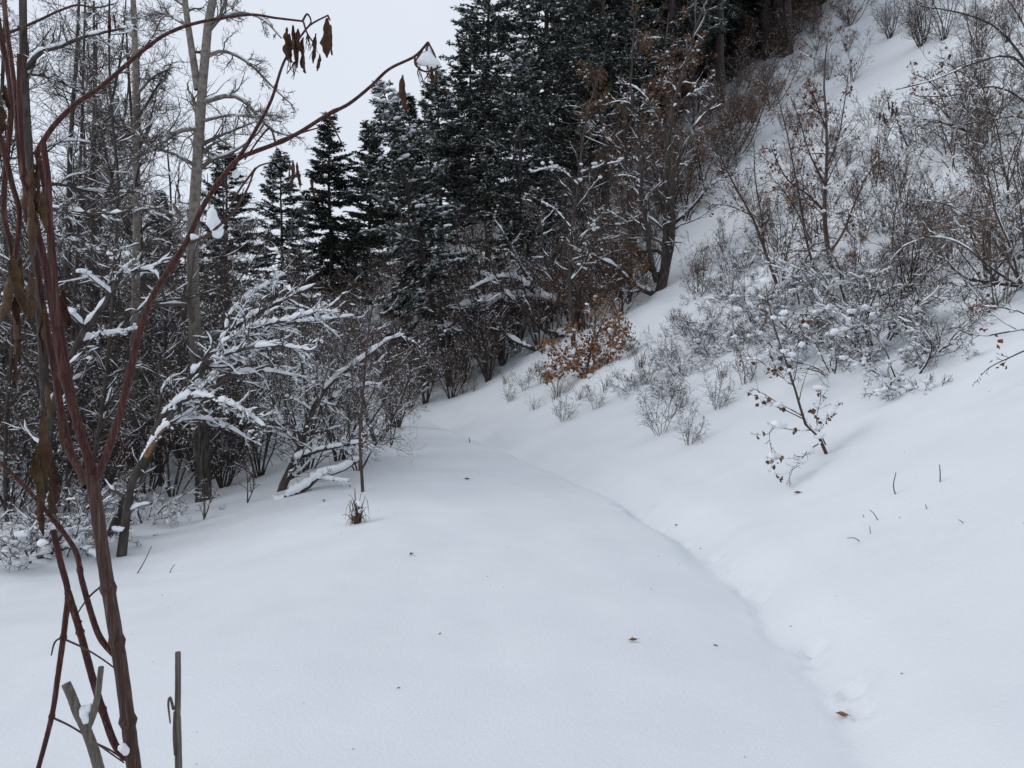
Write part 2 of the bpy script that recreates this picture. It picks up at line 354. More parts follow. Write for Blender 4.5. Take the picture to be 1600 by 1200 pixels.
def fuse(V, F, voxel):
    """melt overlapping snow lumps into one soft mass"""
    me = mesh_np('tmp', V, None, F); ob = bpy.data.objects.new('tmp', me); COL.objects.link(ob)
    md = ob.modifiers.new('r', 'REMESH'); md.mode = 'VOXEL'; md.voxel_size = voxel
    sm = ob.modifiers.new('s', 'SMOOTH'); sm.iterations = 3; sm.factor = .5
    out = bpy.data.meshes.new_from_object(ob.evaluated_get(bpy.context.evaluated_depsgraph_get())); bpy.data.objects.remove(ob)
    v = np.empty(len(out.vertices) * 3, np.float32); out.vertices.foreach_get('co', v); f = np.empty(len(out.loops), np.int32); out.loops.foreach_get('vertex_index', f)
    bpy.data.meshes.remove(out); bpy.data.meshes.remove(me)
    v = v.reshape(-1, 3); v = v + np.stack([perlin(v[:, 0] * 22, v[:, 2] * 22, 3), perlin(v[:, 1] * 22, v[:, 2] * 22, 4), perlin(v[:, 0] * 22, v[:, 1] * 22, 5)], 1) * .012
    return v, f.reshape(-1, 4)

class Soup:
    def __init__(s): s.V = []; s.q = []; s.t = []; s.n = 0
    def add(s, V, f):
        if len(V) == 0: return s
        (s.q if f.shape[1] == 4 else s.t).append(f + s.n); s.V.append(V); s.n += len(V); return s
    def mesh(s, name, mat, smooth=True):
        if not s.V: return None
        me = mesh_np(name, np.vstack(s.V), np.vstack(s.q) if s.q else None, np.vstack(s.t) if s.t else None, smooth)
        me.materials.append(M[mat]); return me

TRIS = [0]
def thing(name, label, cat, loc, parts, rz=0., sc=1., group=None, tilt=(0, 0)):
    """an Empty at the foot of the thing, its parts as children sharing mesh data between copies"""
    e = bpy.data.objects.new(name, None); COL.objects.link(e)
    e.location = loc; e.rotation_euler = (tilt[0], tilt[1], rz); e.scale = (sc, sc, sc) if not isinstance(sc, tuple) else sc
    e.empty_display_size = .2
    e['label'] = label; e['category'] = cat
    if group: e['group'] = group
    for pn, me in parts:
        if me is None: continue
        stuff = pn.endswith('*'); pn = pn.rstrip('*')
        c = bpy.data.objects.new(pn, me); COL.objects.link(c); c.parent = e
        if stuff: c['kind'] = 'stuff'
    return e

def plant_parts(stems, levels, mats, snow, stem_sides=6, leaves=None, clods=None, stem_name='stem', local_up=True):
    """stems: list of (path (K,3), radii (K,)); levels: offspring specs. Returns the parts of one plant"""
    K0 = 12
    P = np.stack([resample(p, K0) for p, _ in stems]); Rr = np.stack([np.interp(np.linspace(0, 1, K0), np.linspace(0, 1, len(r)), r) for _, r in stems])
    parts = []
    for i in range(len(stems)):
        me = Soup().add(*tubes(P[i:i + 1], Rr[i:i + 1], stem_sides)).mesh(stem_name, mats[0] if isinstance(mats[0], str) else mats[0][min(i, len(mats[0]) - 1)]); parts.append((stem_name, me))
    sn = Soup(); amt, cover = snow
    if amt: sn.add(*snow_tubes(P, Rr, amt * 1.5, cover, 40))
    br = Soup(); tw = Soup(); cur = [(P, Rr)]; allP = [(P, Rr)]
    for li, lv in enumerate(levels):
        lv = dict(lv); src = lv.pop('src', None); sides = lv.pop('sides', 4 if li == 0 else 3); sm = lv.pop('snow', 1.); own = lv.pop('on', None)
        parents = allP[-1] if own is None else allP[own]
        Pc, Rc = offspring(*parents, **lv)
        allP.append((Pc, Rc))
        (br if li == 0 else tw).add(*tubes(Pc, Rc, sides))
        if amt and sm: sn.add(*snow_tubes(Pc, Rc, amt * sm * (1, .6, .45)[min(li, 2)], cover - (.04, .14, .2)[min(li, 2)], (11, 6, 4)[min(li, 2)], (.004, .0022, .0015)[min(li, 2)], (2, 2, 2)[min(li, 2)], (5, 3, 3)[min(li, 2)]))
    parts.append(('branches*', br.mesh('branches', mats[1]))); parts.append(('twigs*', tw.mesh('twigs', mats[1])))
    if clods:
        src = allP[clods.get('level', 1)][0]; n = clods['n']; b = rng.integers(0, len(src), n); k = rng.integers(1, src.shape[1], n)
        if 'low' in clods: q_ = src[b, k][:, 2] < clods['low']; b, k = b[q_], k[q_]
        bv = blobs(src[b, k] + np.array([0, 0, clods['size'] * .3]) + rng.normal(0, clods['size'] * .35, (len(b), 3)), clods['size'], clods.get('flat', .85), clods.get('sub', 1))
        sn.add(*(fuse(*bv, clods['fuse']) if 'fuse' in clods else bv))
    parts.append(('snow_cover*', sn.mesh('snow_cover', 'branch_snow')))
    if leaves:
        src = allP[leaves.get('level', -1)][0]
        parts.append(('leaves*', Soup().add(*leaves_on(src, leaves['n'], leaves['size'], leaves.get('droop', .5), leaves.get('cluster', 3), leaves.get('spread', .04))).mesh('leaves', leaves['mat'], False)))
    return parts

def fan_stems(n, h, lean=(5, 40), r=(.018, .03), wander=.12, spread=.12, up=.15, K=7, tip=.3):
    out = []
    for i in range(n):
        a = 2 * math.pi * (i + rng.uniform(-.35, .35)) / n; le = math.radians(rng.uniform(*lean)); L = h * rng.uniform(.6, 1.05)
        d = np.array([math.cos(a) * math.sin(le), math.sin(a) * math.sin(le), math.cos(le)])
        p = np.array([math.cos(a) * spread * rng.random(), math.sin(a) * spread * rng.random(), -.08]); pts = [p]
        for k in range(K - 1):
            d = d + rng.normal(0, wander, 3) + np.array([0, 0, up * k / K]); d = d / np.linalg.norm(d); p = p + d * L / (K - 1); pts.append(p)
        r0 = rng.uniform(*r); out.append((np.array(pts), np.linspace(r0, r0 * tip, K)))
    return out

# ------------------------------------------------------------------ kinds of plant, built once each
SH = {}
def lv(n, **k): return dict(n=n, **k)
for v, (hh, ns, tm, amt, cov) in enumerate([(3.4, 9, 'twig', .016, .5), (3.0, 8, 'twig_red', .014, .42), (3.8, 7, 'twig', .02, .55), (2.6, 10, 'twig_red', .012, .4)]):
    SH['brush%d' % v] = plant_parts(fan_stems(ns, hh, (3, 34), (.016, .028), .13), [
        lv(9, tr=(.16, .97), ang=(20, 62), length=(.25, .55), K=7, up=.14, rr=.55, rmin=.006, rtip=.0036, wander=.22),
        lv(7, tr=(.12, .98), ang=(25, 65), length=(.35, .75), K=5, up=.14, rmin=.004, rtip=.0026, wander=.26, snow=.8),
        lv(2.6, tr=(.15, .98), ang=(25, 70), length=(.45, 1.0), K=4, up=.12, rmin=.003, rtip=.0022, wander=.3, snow=0)], ('bark_dark', tm), (amt, cov), 5,
        clods=dict(n=420, size=.013, level=2))
for v, (hh, ns, tm) in enumerate([(6.2, 5, 'twig'), (5.2, 6, 'twig_red')]):
    SH['tall%d' % v] = plant_parts(fan_stems(ns, hh, (2, 22), (.03, .05), .09), [
        lv(12, tr=(.15, .97), ang=(20, 60), length=(.18, .38), K=7, up=.14, rr=.5, rmin=.008, rtip=.005, wander=.2),
        lv(8, tr=(.1, .98), ang=(25, 65), length=(.35, .7), K=5, up=.12, rmin=.005, rtip=.0034, wander=.25, snow=.8),
        lv(3.0, tr=(.15, .98), ang=(25, 70), length=(.45, .95), K=4, up=.1, rmin=.0038, rtip=.0028, wander=.3, snow=0)], ('bark_dark', tm), (.02, .5), 5,
        clods=dict(n=420, size=.015, level=2))
for v in range(2):
    z_ = np.linspace(0, 1, 7)[:, None]; w_ = np.cumsum(rng.normal(0, .09, (7, 3)) * np.array([1, 1, 0]), 0)
    SH['pole%d' % v] = plant_parts([(w_ + z_ * np.array([.25, .1, 10.]) - np.array([0, 0, .2]), np.linspace(.085, .02, 7)), (w_[3] + np.array([[.1, 0, 4.5], [.5, .3, 6], [.9, .5, 8], [1., .6, 9.3]]), np.linspace(.045, .012, 4))], [
        lv(30, tr=(.2, .98), ang=(35, 80), length=(.12, .26), K=7, up=.07, rr=.4, rmin=.01, rtip=.004, wander=.2),
        lv(12, tr=(.1, .98), ang=(25, 65), length=(.3, .65), K=5, up=.1, rmin=.005, rtip=.0034, wander=.26, snow=.8),
        lv(3.6, tr=(.15, .98), ang=(25, 70), length=(.4, .9), K=4, up=.1, rmin=.0036, rtip=.0026, wander=.3, snow=.0)], ('bark_dark', 'twig'), (.018, .5), 7)
# low bushes on the bank, pressed down by heavy snow
for v in range(2):
    SH['laden%d' % v] = plant_parts(fan_stems(11, 1.25, (25, 80), (.011, .018), .2, .3, .05), [
        lv(8, tr=(.2, .97), ang=(25, 70), length=(.3, .6), K=6, up=.12, rr=.6, rmin=.005, rtip=.003),
        lv(6, tr=(.2, .98), ang=(25, 75), length=(.3, .65), K=5, up=.1, rmin=.0034, rtip=.0022, snow=.8),
        lv(3.6, tr=(.2, .98), ang=(25, 70), length=(.5, 1.2), K=3, rmin=.0028, rtip=.002, snow=.35)], ('bark_dark', 'twig'), (.03, .68), 5,
        clods=dict(n=210, size=.04, level=1, flat=.7, sub=1, low=.42, fuse=.016))
# thin upright shrubs with open twigs
for v in range(2):
    SH['open%d' % v] = plant_parts(fan_stems(7, 1.5, (5, 45), (.007, .012), .13, .12, .1), [
        lv(9, tr=(.1, .97), ang=(20, 60), length=(.25, .5), K=5, up=.12, rmin=.004, rtip=.0025),
        lv(6, tr=(.2, .98), ang=(25, 65), length=(.35, .75), K=4, up=.06, rmin=.003, rtip=.002, snow=.8)], ('bark_brown', 'twig'), (.016, .45), 4,
        leaves=dict(n=.12, size=.04, cluster=2, mat='brown_leaf'))
# oak brush that keeps its brown leaves
for v, (hh, mt, ln) in enumerate([(3.2, 'brown_leaf', 1.0), (2.6, 'oak_leaf', .55)]):
    SH['oak%d' % v] = plant_parts(fan_stems(7, hh, (3, 36), (.02, .032), .15), [
        lv(8, tr=(.25, .97), ang=(20, 60), length=(.25, .5), K=6, up=.15, rr=.55, rmin=.006, rtip=.004),
        lv(7, tr=(.2, .98), ang=(25, 65), length=(.3, .6), K=5, up=.1, rmin=.0042, rtip=.003),
        lv(2.2, tr=(.2, .98), ang=(25, 65), length=(.35, .7), K=3, rmin=.0034, rtip=.0024, snow=.6)], ('bark_dark', 'twig_red'), (.016, .45), 5,
        leaves=dict(n=ln, size=.05, cluster=3, spread=.05, mat=mt), clods=dict(n=70, size=.02, level=2))

def conifer_parts(H, rad, z0, needle, snow_cover, snow_amt, lean=0., dens=1., dead=0.):
    zz = np.linspace(0, 1, 14); wob = np.cumsum(rng.normal(0, .03, (14, 2)), 0)
    T = np.stack([wob[:, 0] + lean * H * (1 - (1 - zz) ** 1.6), wob[:, 1], zz * H - .2], 1); TR = .0095 * H * (1 - zz) ** .8 + .012
    z = []; c = z0 * H
    while c < H * .985: z.append(c); c += rng.uniform(.2, .36) * (.7 + .5 * (1 - c / H))
    z = np.array(z); nb = rng.integers(4, 7, len(z)); b = np.repeat(np.arange(len(z)), nb); N = len(b)
    zb = z[b] + rng.uniform(-.1, .1, N); f = (zb - z0 * H) / (H * (1 - z0)); f = f.clip(0, 1)
    prof = np.minimum((1 - f) ** .75 + .03, 1.0) * (0.55 + .45 * np.minimum(f / .18, 1))
    L = rad * prof * rng.uniform(.62, 1.15, N) * np.where(rng.random(N) < .22, rng.uniform(.3, .7, N), 1); L = np.maximum(L, .22)
    a = rng.uniform(0, 6.28, N); el = np.radians(-14 + 52 * f ** 1.4 + rng.normal(0, 7, N))
    q = (zb + .2) / H * 13; i = np.minimum(q.astype(int), 12); fr = (q - i)[:, None]; p = T[i] * (1 - fr) + T[i + 1] * fr
    K = 7; d = np.stack([np.cos(a) * np.cos(el), np.sin(a) * np.cos(el), np.sin(el)], 1); pts = [p]
    for k in range(K - 1):
        d = norm(d + rng.normal(0, .07, d.shape) + np.array([0, 0, -.09 + .07 * k]) * (1 - f)[:, None]); pts.append(pts[-1] + d * (L / (K - 1))[:, None])
    BP = np.stack(pts, 1); BR = (.006 + .011 * L)[:, None] * np.linspace(1, .2, K)[None]
    br = Soup().add(*tubes(BP, BR, 4))
    live = rng.random(N) > dead * (1 - f)
    BP2, BR2, L2 = BP[live], BR[live], L[live]
    # shoots in a flat, drooping spray on either side of each branch
    cnt = np.maximum((L2 / .05 * dens).astype(int), 4); sb = np.repeat(np.arange(len(BP2)), cnt); n = len(sb)
    t = rng.uniform(.12, 1, n) ** .85; q = t * (K - 1); i = np.minimum(q.astype(int), K - 2); fr = (q - i)[:, None]
    p0 = BP2[sb, i] * (1 - fr) + BP2[sb, i + 1] * fr; TT = norm(BP2[sb, i + 1] - BP2[sb, i])
    sd = norm(np.cross(TT, np.array([0, 0, 1.]))) * np.where(rng.random(n) < .5, 1, -1)[:, None]
    D = norm(TT * rng.uniform(.5, 1.2, (n, 1)) + sd * rng.uniform(.2, 1.1, (n, 1)) + np.stack([rng.normal(0, .1, n), rng.normal(0, .1, n), rng.normal(-.12, .22, n)], 1))
    sl = (.16 + .50 * L2[sb] / rad * (1.1 - t)) * rng.uniform(.6, 1.25, n) * (rad / 2.6) ** .5
    KS = 4; sp_ = [p0]; dd = D
    for k in range(KS - 1):
        dd = norm(dd + np.array([0, 0, -.07]) + rng.normal(0, .06, dd.shape)); sp_.append(sp_[-1] + dd * (sl / (KS - 1))[:, None])
    SP = np.stack(sp_, 1)
    # needle tufts: narrow blades leaving the shoot at a sharp angle
    nb_ = np.maximum((sl / .022).astype(int), 4); bi = np.repeat(np.arange(n), nb_); m = len(bi)
    t = rng.uniform(0, 1, m); q = t * (KS - 1); i = np.minimum(q.astype(int), KS - 2); fr = (q - i)[:, None]
    c0 = SP[bi, i] * (1 - fr) + SP[bi, i + 1] * fr; TT = norm(SP[bi, i + 1] - SP[bi, i])
    nd = norm(TT * rng.uniform(.4, 1.3, (m, 1)) + norm(rng.normal(size=(m, 3))) * np.array([1, 1, .6])); ln_ = rng.uniform(.07, .15, (m, 1)) * (rad / 2.6) ** .5; wd = ln_ * rng.uniform(.14, .24, (m, 1))
    sv = norm(np.cross(nd, rng.normal(size=(m, 3))))
    V = np.stack([c0 - sv * wd * 1.3, c0 + nd * ln_ * .25 + sv * wd * 1.3, c0 + nd * ln_ * 1.1], 1).reshape(-1, 3)
    fo = (np.arange(m) * 3)[:, None] + np.array([[0, 1, 2]])
    nee = Soup().add(V, fo)
    sn = Soup()
    SR = np.full(SP.shape[:2], .016)
    pick = rng.random(n) < snow_cover
    if pick.any(): sn.add(*snow_tubes(SP[pick], SR[pick], snow_amt, .72, 4, .012, 2, 3))
    ob = rng.random(len(BP2)) < snow_cover * 1.1
    if ob.any(): sn.add(*snow_tubes(BP2[ob][:, 2:], BR2[ob][:, 2:] + .02, snow_amt * 1.3, .6, 10, .03, 3, 4))
    nbl = int(len(BP2) * snow_cover * 5.5)
    if nbl: 
        bb = rng.integers(0, len(BP2), nbl); kk = rng.integers(3, K, nbl)
        sn.add(*blobs(BP2[bb, kk] + np.array([0, 0, .03]) + rng.normal(0, .05, (nbl, 3)) * np.array([1, 1, .2]), snow_amt * 1.35 + .018, .5))
    tk = Soup().add(*tubes(T[None], TR[None], 8)).mesh('trunk', 'bark_dark')
    return [('trunk', tk), ('branches*', br.mesh('branches', 'bark_dark')), ('needles*', nee.mesh('needles', needle, False)), ('snow_cover*', sn.mesh('snow_cover', 'branch_snow'))]

SH['fir_big'] = conifer_parts(19, 3.7, .26, 'needle', .6, .022, 0, .58, .25)
SH['fir_snowy'] = conifer_parts(10.5, 2.5, .2, 'needle', .6, .05, -.0, 1.2, .5)
SH['fir_slim'] = conifer_parts(12, 2.6, .03, 'needle_dark', .16, .014, 0, 1.5)
SH['fir_mid'] = conifer_parts(13, 3.0, .15, 'needle', .6, .026, 0, .9, .3)

# ------------------------------------------------------------------ conifers
def z_at(x, y): return float(bilin(gz, x, y))
def at_px(px, d):
    x = (px - 800) / F * d; return (x, d, z_at(x, d))
def fir(kind, Hk, px, d, top_py, label, rz, group='snow dusted firs', tilt=(0, 0), name='fir_tree', wide=None):
    wide = wide or {'fir_big': 1.0, 'fir_slim': 1.35}.get(kind, 1.15)
    loc = at_px(px, d); top = W(px, top_py, d)[2]; s = (top - loc[2]) / Hk
    thing(name, label, 'fir tree', loc, SH[kind], rz, (s * wide, s * wide, s), group, tilt)
fir('fir_snowy', 10.5, 704, 23, 132, 'leaning fir with thick snow pads on its branches, beyond the trail end', .4, tilt=(0, R(-13)))
fir('fir_slim', 12, 520, 41, 180, 'slim dark green fir with a sharp pointed top, beside the open sky', 1.2)
fir('fir_mid', 13, 442, 36, 232, 'small snow dusted fir just right of the bare cottonwood trunk pair', 2.2)
fir('fir_slim', 12, 352, 44, 225, 'dark fir standing behind the tall pale cottonwood trunk', 3.0)
fir('fir_slim', 12, 575, 52, 190, 'distant fir between the sharp pointed fir and the leaning snowy fir', 4.0)
fir('fir_mid', 13, 690, 30, 105, 'snow flecked fir just right of the leaning fir, under the hanging brown leaf', .9)
fir('fir_big', 19, 762, 31, -130, 'tall dark fir at the right edge of the open sky', 5.1)
fir('fir_big', 19, 850, 30, -260, 'tall dark fir second to the right of the open sky', 2.6)
fir('fir_mid', 13, 812, 27, 60, 'shorter fir in front of the two tall dark firs', 4.4)
fir('fir_big', 19, 945, 33, -380, 'tall fir on the slope above the leafy brown maple, middle of the dark row', 1.0)
fir('fir_big', 19, 1040, 37, -420, 'tall dark fir on the upper slope behind the large maple', 3.6)
fir('fir_slim', 12, 905, 40, -120, 'dark fir deep in the row behind the tall firs', 0.3)
fir('fir_big', 19, 1120, 40, -520, 'dark fir left of the three bare conifer trunks at the top', 2.0)
fir('fir_slim', 12, 730, 42, 40, 'dark fir filling the gap behind the first tall fir', 2.9)
fir('fir_slim', 12, 255, 50, 300, 'low dark fir far behind the left hand thicket', 2.4)
fir('fir_slim', 12, 640, 46, 150, 'distant fir seen in the gap behind the leaning snowy fir', 1.9)

for px, d_, top, lb, rz in [(1085, 46, -330, 'dark fir filling the gap above the large maple', 1.3), (1150, 48, -380, 'dark fir behind and left of the three bare trunks', 2.2), (1200, 50, -420, 'dark fir directly behind the three bare trunks', .6), (1255, 52, -420, 'dark fir behind and right of the three bare trunks', 3.3), (1000, 44, -300, 'dark fir deep behind the brown leaved maple', 4.1), (1300, 54, -420, 'dark fir at the top edge right of the three bare trunks', 5.0)]:
    fir('fir_slim', 12, px, d_, top, lb, rz)
SH['crown'] = conifer_parts(11, 2.8, .0, 'needle_dark', .15, .03, 0, .6)
for px, py, rp_, ln_, lb in [(1200, 92, 9, -.8, 'thickest of three bare black conifer trunks at the top of the slope'),
                             (1218, 88, 7, -.5, 'middle one of three bare black conifer trunks at the top of the slope'),
                             (1231, 86, 6, -.3, 'rightmost of three bare black conifer trunks at the top of the slope')]:
    p = G(px, py); d = p[1]; r = rp_ / F * d; h = 9.0
    PP = resample([np.array([.1, 0, -.4]), np.array([ln_ * .3, 0, h * .35]), np.array([ln_, .1, h])], 8)[None]; RR = np.linspace(r * 1.15, r * .7, 8)[None]
    dead = offspring(PP, RR, 22, tr=(.1, .7), ang=(60, 95), length=(.05, .12), rmin=.01, rtip=.004, K=5, wander=.12, up=-.1)
    e = thing('conifer_tree', lb, 'conifer', p, [('trunk', Soup().add(*tubes(PP, RR, 9)).mesh('trunk', 'bark_dark')), ('branches*', Soup().add(*tubes(*dead, 3)).mesh('branches', 'bark_dark'))], 0, 1, 'bare conifer trunks at the top of the slope')
    for pn, me in SH['crown'][1:]:
        c = bpy.data.objects.new(pn.rstrip('*'), me); COL.objects.link(c); c.parent = e; c.location = (ln_ * .5, 0, h * .52); c['kind'] = 'stuff'

# ------------------------------------------------------------------ brush in the valley and on the slope
def brush(kind, x, y, label, cat='shrub', sc=1., group=None, name='bare_shrub', tilt=(0, 0)):
    return thing(name, label, cat, (x, y, z_at(x, y)), SH[kind], rng.uniform(0, 6.28), sc, group, tilt)
def clear_of_trail(x, y, lo, hi): return lo <= float(bilin(gt, x, y)) <= hi

def where(x, y):
    px = 800 + F * x / y
    for lim, tx in ((20, 'at the far left edge'), (110, 'behind the red stems'), (215, 'left of the slimmer cottonwood'), (320, 'between the two cottonwoods'), (420, 'just right of the tall cottonwood'), (520, 'behind the low leaning bush tree'),
                    (600, 'behind the upright trailside sapling'), (690, 'by the leaning fir'), (790, 'left of the collapsed snowy limb'), (880, 'left of the slender upright tree'), (960, 'left of the large maple'), (1060, 'behind the large maple'), (1160, 'right of the large maple'), (9999, 'below the three bare trunks')):
        if px < lim: return tx
def depth_word(y, a, b): return 'nearest' if y < a else ('in the middle distance' if y < b else 'farthest back')
placed = []
def scatter(n, d_rng, px_rng, t_rng, gap, kinds, label, group, sc, name='bare_shrub', ok=None):
    k = tries = 0
    while k < n and tries < 6000:
        tries += 1
        d = rng.uniform(*d_rng); px = rng.uniform(*px_rng); x = (px - 800) / F * d
        if not clear_of_trail(x, d, *t_rng) or (ok and not ok(x, d)): continue
        if any((x - a) ** 2 + (d - b) ** 2 < gap for a, b in placed): continue
        placed.append((x, d)); k += 1
        brush(kinds[rng.integers(0, len(kinds))], x, d, label + ' ' + where(x, d) + ', ' + depth_word(d, d_rng[0] + (d_rng[1] - d_rng[0]) * .33, d_rng[0] + (d_rng[1] - d_rng[0]) * .66), sc=rng.uniform(*sc), group=group, name=name)
# tall bare clumps standing among the thicket
scatter(30, (24, 48), (-80, 430), (-70, -5.5), 2.6, ['tall1', 'tall0', 'tall1'], 'tall brown shrub behind the thicket', 'tall brown shrubs behind the thicket', (1.2, 1.7), 'tall_shrub')
scatter(26, (15, 38), (-80, 470), (-70, -5.5), 1.8, ['tall0', 'tall1'], 'tall bare shrub in the thicket', 'tall shrubs of the valley thicket', (.75, 1.15), 'tall_shrub')
# thicket on the valley floor left of the trail
scatter(54, (13.5, 31), (-60, 640), (-60, -4.6), 1.0, ['brush0', 'brush1', 'brush2', 'brush3'], 'bare shrub in the snowy thicket', 'shrubs of the valley thicket', (.75, 1.2))
# brush on the lower hillside beyond the bend and under the firs
scatter(95, (22.5, 46), (250, 1030), (.9, 15), .9, ['brush1', 'brush3', 'brush0', 'oak0', 'tall1'], 'brown shrub under the firs', 'brush under the firs', (.6, 1.05))
scatter(34, (21.5, 27.5), (600, 985), (.8, 9), .8, ['tall1', 'brush1', 'oak0', 'brush3'], 'russet shrub before the firs', 'russet shrubs in front of the firs', (.62, .95))
# dense brown brush on the upper slope, left of the open snow
n = tries = 0
while n < 100 and tries < 5000:
    tries += 1
    py = rng.uniform(20, 410); px = rng.uniform(830, 1290)
    if px > 1290 - (py - 60) * .7: continue
    p = G(px, py)
    if p[1] > 60 or any((p[0] - a) ** 2 + (p[1] - b) ** 2 < .6 for a, b in placed): continue
    placed.append((p[0], p[1])); n += 1
    brush(['oak0', 'brush1', 'oak0', 'brush3'][rng.integers(0, 4)], p[0], p[1], 'dull brown brush on the upper slope ' + where(p[0], p[1]) + (', highest up' if p[2] > 14 else ', middle height' if p[2] > 8 else ', lowest'), sc=rng.uniform(.6, 1.1), group='brown brush of the upper slope')

# ------------------------------------------------------------------ plants traced one by one
def traced(name, label, cat, base, stems, levels, snow=(.02, .55), mats=('bark_dark', 'twig'), leaves=None, clods=None, group=None, sides=7, d=None, stem_name='trunk', root=True, rs=.66):
    """base: photo pixel of the foot; stems: ([(px, py, depth offset)...], r0, r1) with radii in photo pixels at that depth"""
    p = G(*base)
    if d is not None: x = W(base[0], base[1], d); p = np.array([x[0], d, z_at(x[0], d)])
    D = p[1]; st = []
    for i, (pts, r0, r1) in enumerate(stems):
        Q = np.array([W(a, b, D + (c[0] if c else 0)) for a, b, *c in pts]) - p
        if i == 0 and root: Q[0] = np.array([Q[0][0], Q[0][1], min(Q[0][2], 0) - .15])
        st.append((Q, (r0 * rs + (r1 * rs - r0 * rs) * np.linspace(0, 1, 8) ** .8) / F * D))
    parts = plant_parts(st, levels, mats, snow, sides, leaves, clods, stem_name)
    return thing(name, label, cat, p, parts, 0, 1, group)

def tw(n1, n2, n3=0, l1=(.2, .4), r=1., up=.1, ang=(25, 65), l2=(.3, .65), t0=.2, n0=None, up2=.08):
    L = [lv(n1, tr=(t0, .98), ang=ang, length=l1, K=7, up=up, rr=.5, rmin=.005 * r, rtip=.003 * r, wander=.22),
         lv(n2, tr=(.12, .98), ang=(25, 65), length=l2, K=5, up=up2, rmin=.0038 * r, rtip=.0024 * r, wander=.26)]
    if n3: L.append(lv(n3, tr=(.2, .98), ang=(25, 65), length=(.4, .85), K=4, up=.08, rmin=.0027 * r, rtip=.0018 * r, snow=0, wander=.3))
    return L

# --- left: standing trees
traced('cottonwood_tree', 'tall pale cottonwood with forked trunk, tallest bare tree left of the open sky', 'tree', (318, 782), [
    ([(318, 785), (316, 700), (310, 600), (304, 500), (300, 420), (304, 320), (310, 230), (316, 140), (322, 60), (338, -30), (350, -130)], 15, 6),
    ([(309, 140), (300, 80), (290, 10), (284, -70), (280, -140)], 7, 3.5),
    ([(317, 160), (352, 150), (378, 155), (402, 180, .3), (428, 205, .6), (470, 215, 1)], 5, 1.5),
    ([(312, 200), (280, 205, -.2), (250, 225, -.5), (222, 242, -.8), (196, 240, -1)], 5, 1.5),
    ([(320, 90), (350, 80, .3), (390, 100, .6), (430, 140, .8), (458, 165, 1)], 4, 1.2),
    ([(322, 40), (370, 20, .2), (410, 30, .4), (440, 60, .5)], 3.5, 1.2),
    ([(312, 190), (360, 180, -.3), (410, 185, -.8), (440, 190, -1)], 3.4, 1.2),
    ([(300, 350), (260, 330, .3), (220, 320, .6), (170, 330, 1)], 4, 1.2),
    ([(301, 400), (340, 370, .5), (380, 350, 1), (410, 350, 1.4)], 3, 1.),
    ([(308, 260), (270, 240, -.3), (230, 225, -.7), (200, 190, -1)], 4, 1.2),
    ([(294, 40), (250, 20, .4), (210, 30, .8), (180, 20, 1)], 3.5, 1.)],
    tw(17, 10, 2.8, l1=(.12, .34), t0=.2, up=.05, r=.95), (.02, .5), ('bark_cottonwood', 'twig_grey'), sides=10, rs=.85)
traced('cottonwood_tree', 'slimmer pale cottonwood trunk left of the tall forked one', 'tree', (207, 770), [
    ([(207, 770), (208, 600), (212, 450), (214, 320), (212, 220), (212, 130), (210, 40), (205, -60), (203, -140)], 10, 4),
    ([(213, 190), (228, 165, .2), (245, 140, .4), (262, 110, .6)], 4, 1.5),
    ([(213, 260), (190, 220, -.3), (165, 200, -.6), (120, 190, -1)], 3.5, 1.2),
    ([(212, 150), (240, 120, -.3), (270, 105, -.6)], 3, 1.2),
    ([(210, 60), (175, 30, .3), (140, 20, .6)], 3, 1)],
    tw(20, 10, 3.0, l1=(.1, .28), t0=.25, up=.08, r=1.0), (.018, .5), ('bark_cottonwood', 'twig'), sides=9, d=13, rs=.85)
traced('bare_tree', 'dark trunk behind the red stems at the left edge with snowy side limbs', 'tree', (80, 828), [
    ([(80, 832), (78, 760), (70, 600), (58, 420), (46, 250), (38, 120), (36, 30), (36, -80)], 12, 8),
    ([(44, 105), (62, 82, -.2), (95, 72, -.4), (130, 58, -.6), (165, 50, -.8), (215, 40, -1)], 6.5, 2),
    ([(40, 115), (70, 118, .2), (100, 130, .4), (130, 146, .5), (150, 150, .6)], 5.5, 2),
    ([(60, 330), (90, 325, -.3), (120, 330, -.6), (160, 335, -.8), (200, 330, -1), (250, 325, -1.2)], 5.5, 1.6),
    ([(52, 290), (95, 288, .3), (140, 298, .6), (200, 300, .9), (250, 298, 1.1)], 5, 1.6),
    ([(64, 360), (100, 370, -.3), (140, 385, -.5), (180, 400, -.8)], 4, 1.5),
    ([(40, 60), (15, 20, .2), (-30, -20, .4)], 5, 2),
    ([(50, 240), (100, 220, .4), (150, 225, .7), (190, 240, 1)], 4, 1.2),
    ([(66, 480), (20, 460, .3), (-30, 470, .6)], 5, 2)],
    tw(16, 9, 2.8, l1=(.12, .32), t0=.15, up=.05, r=.85), (.026, .68), sides=9)
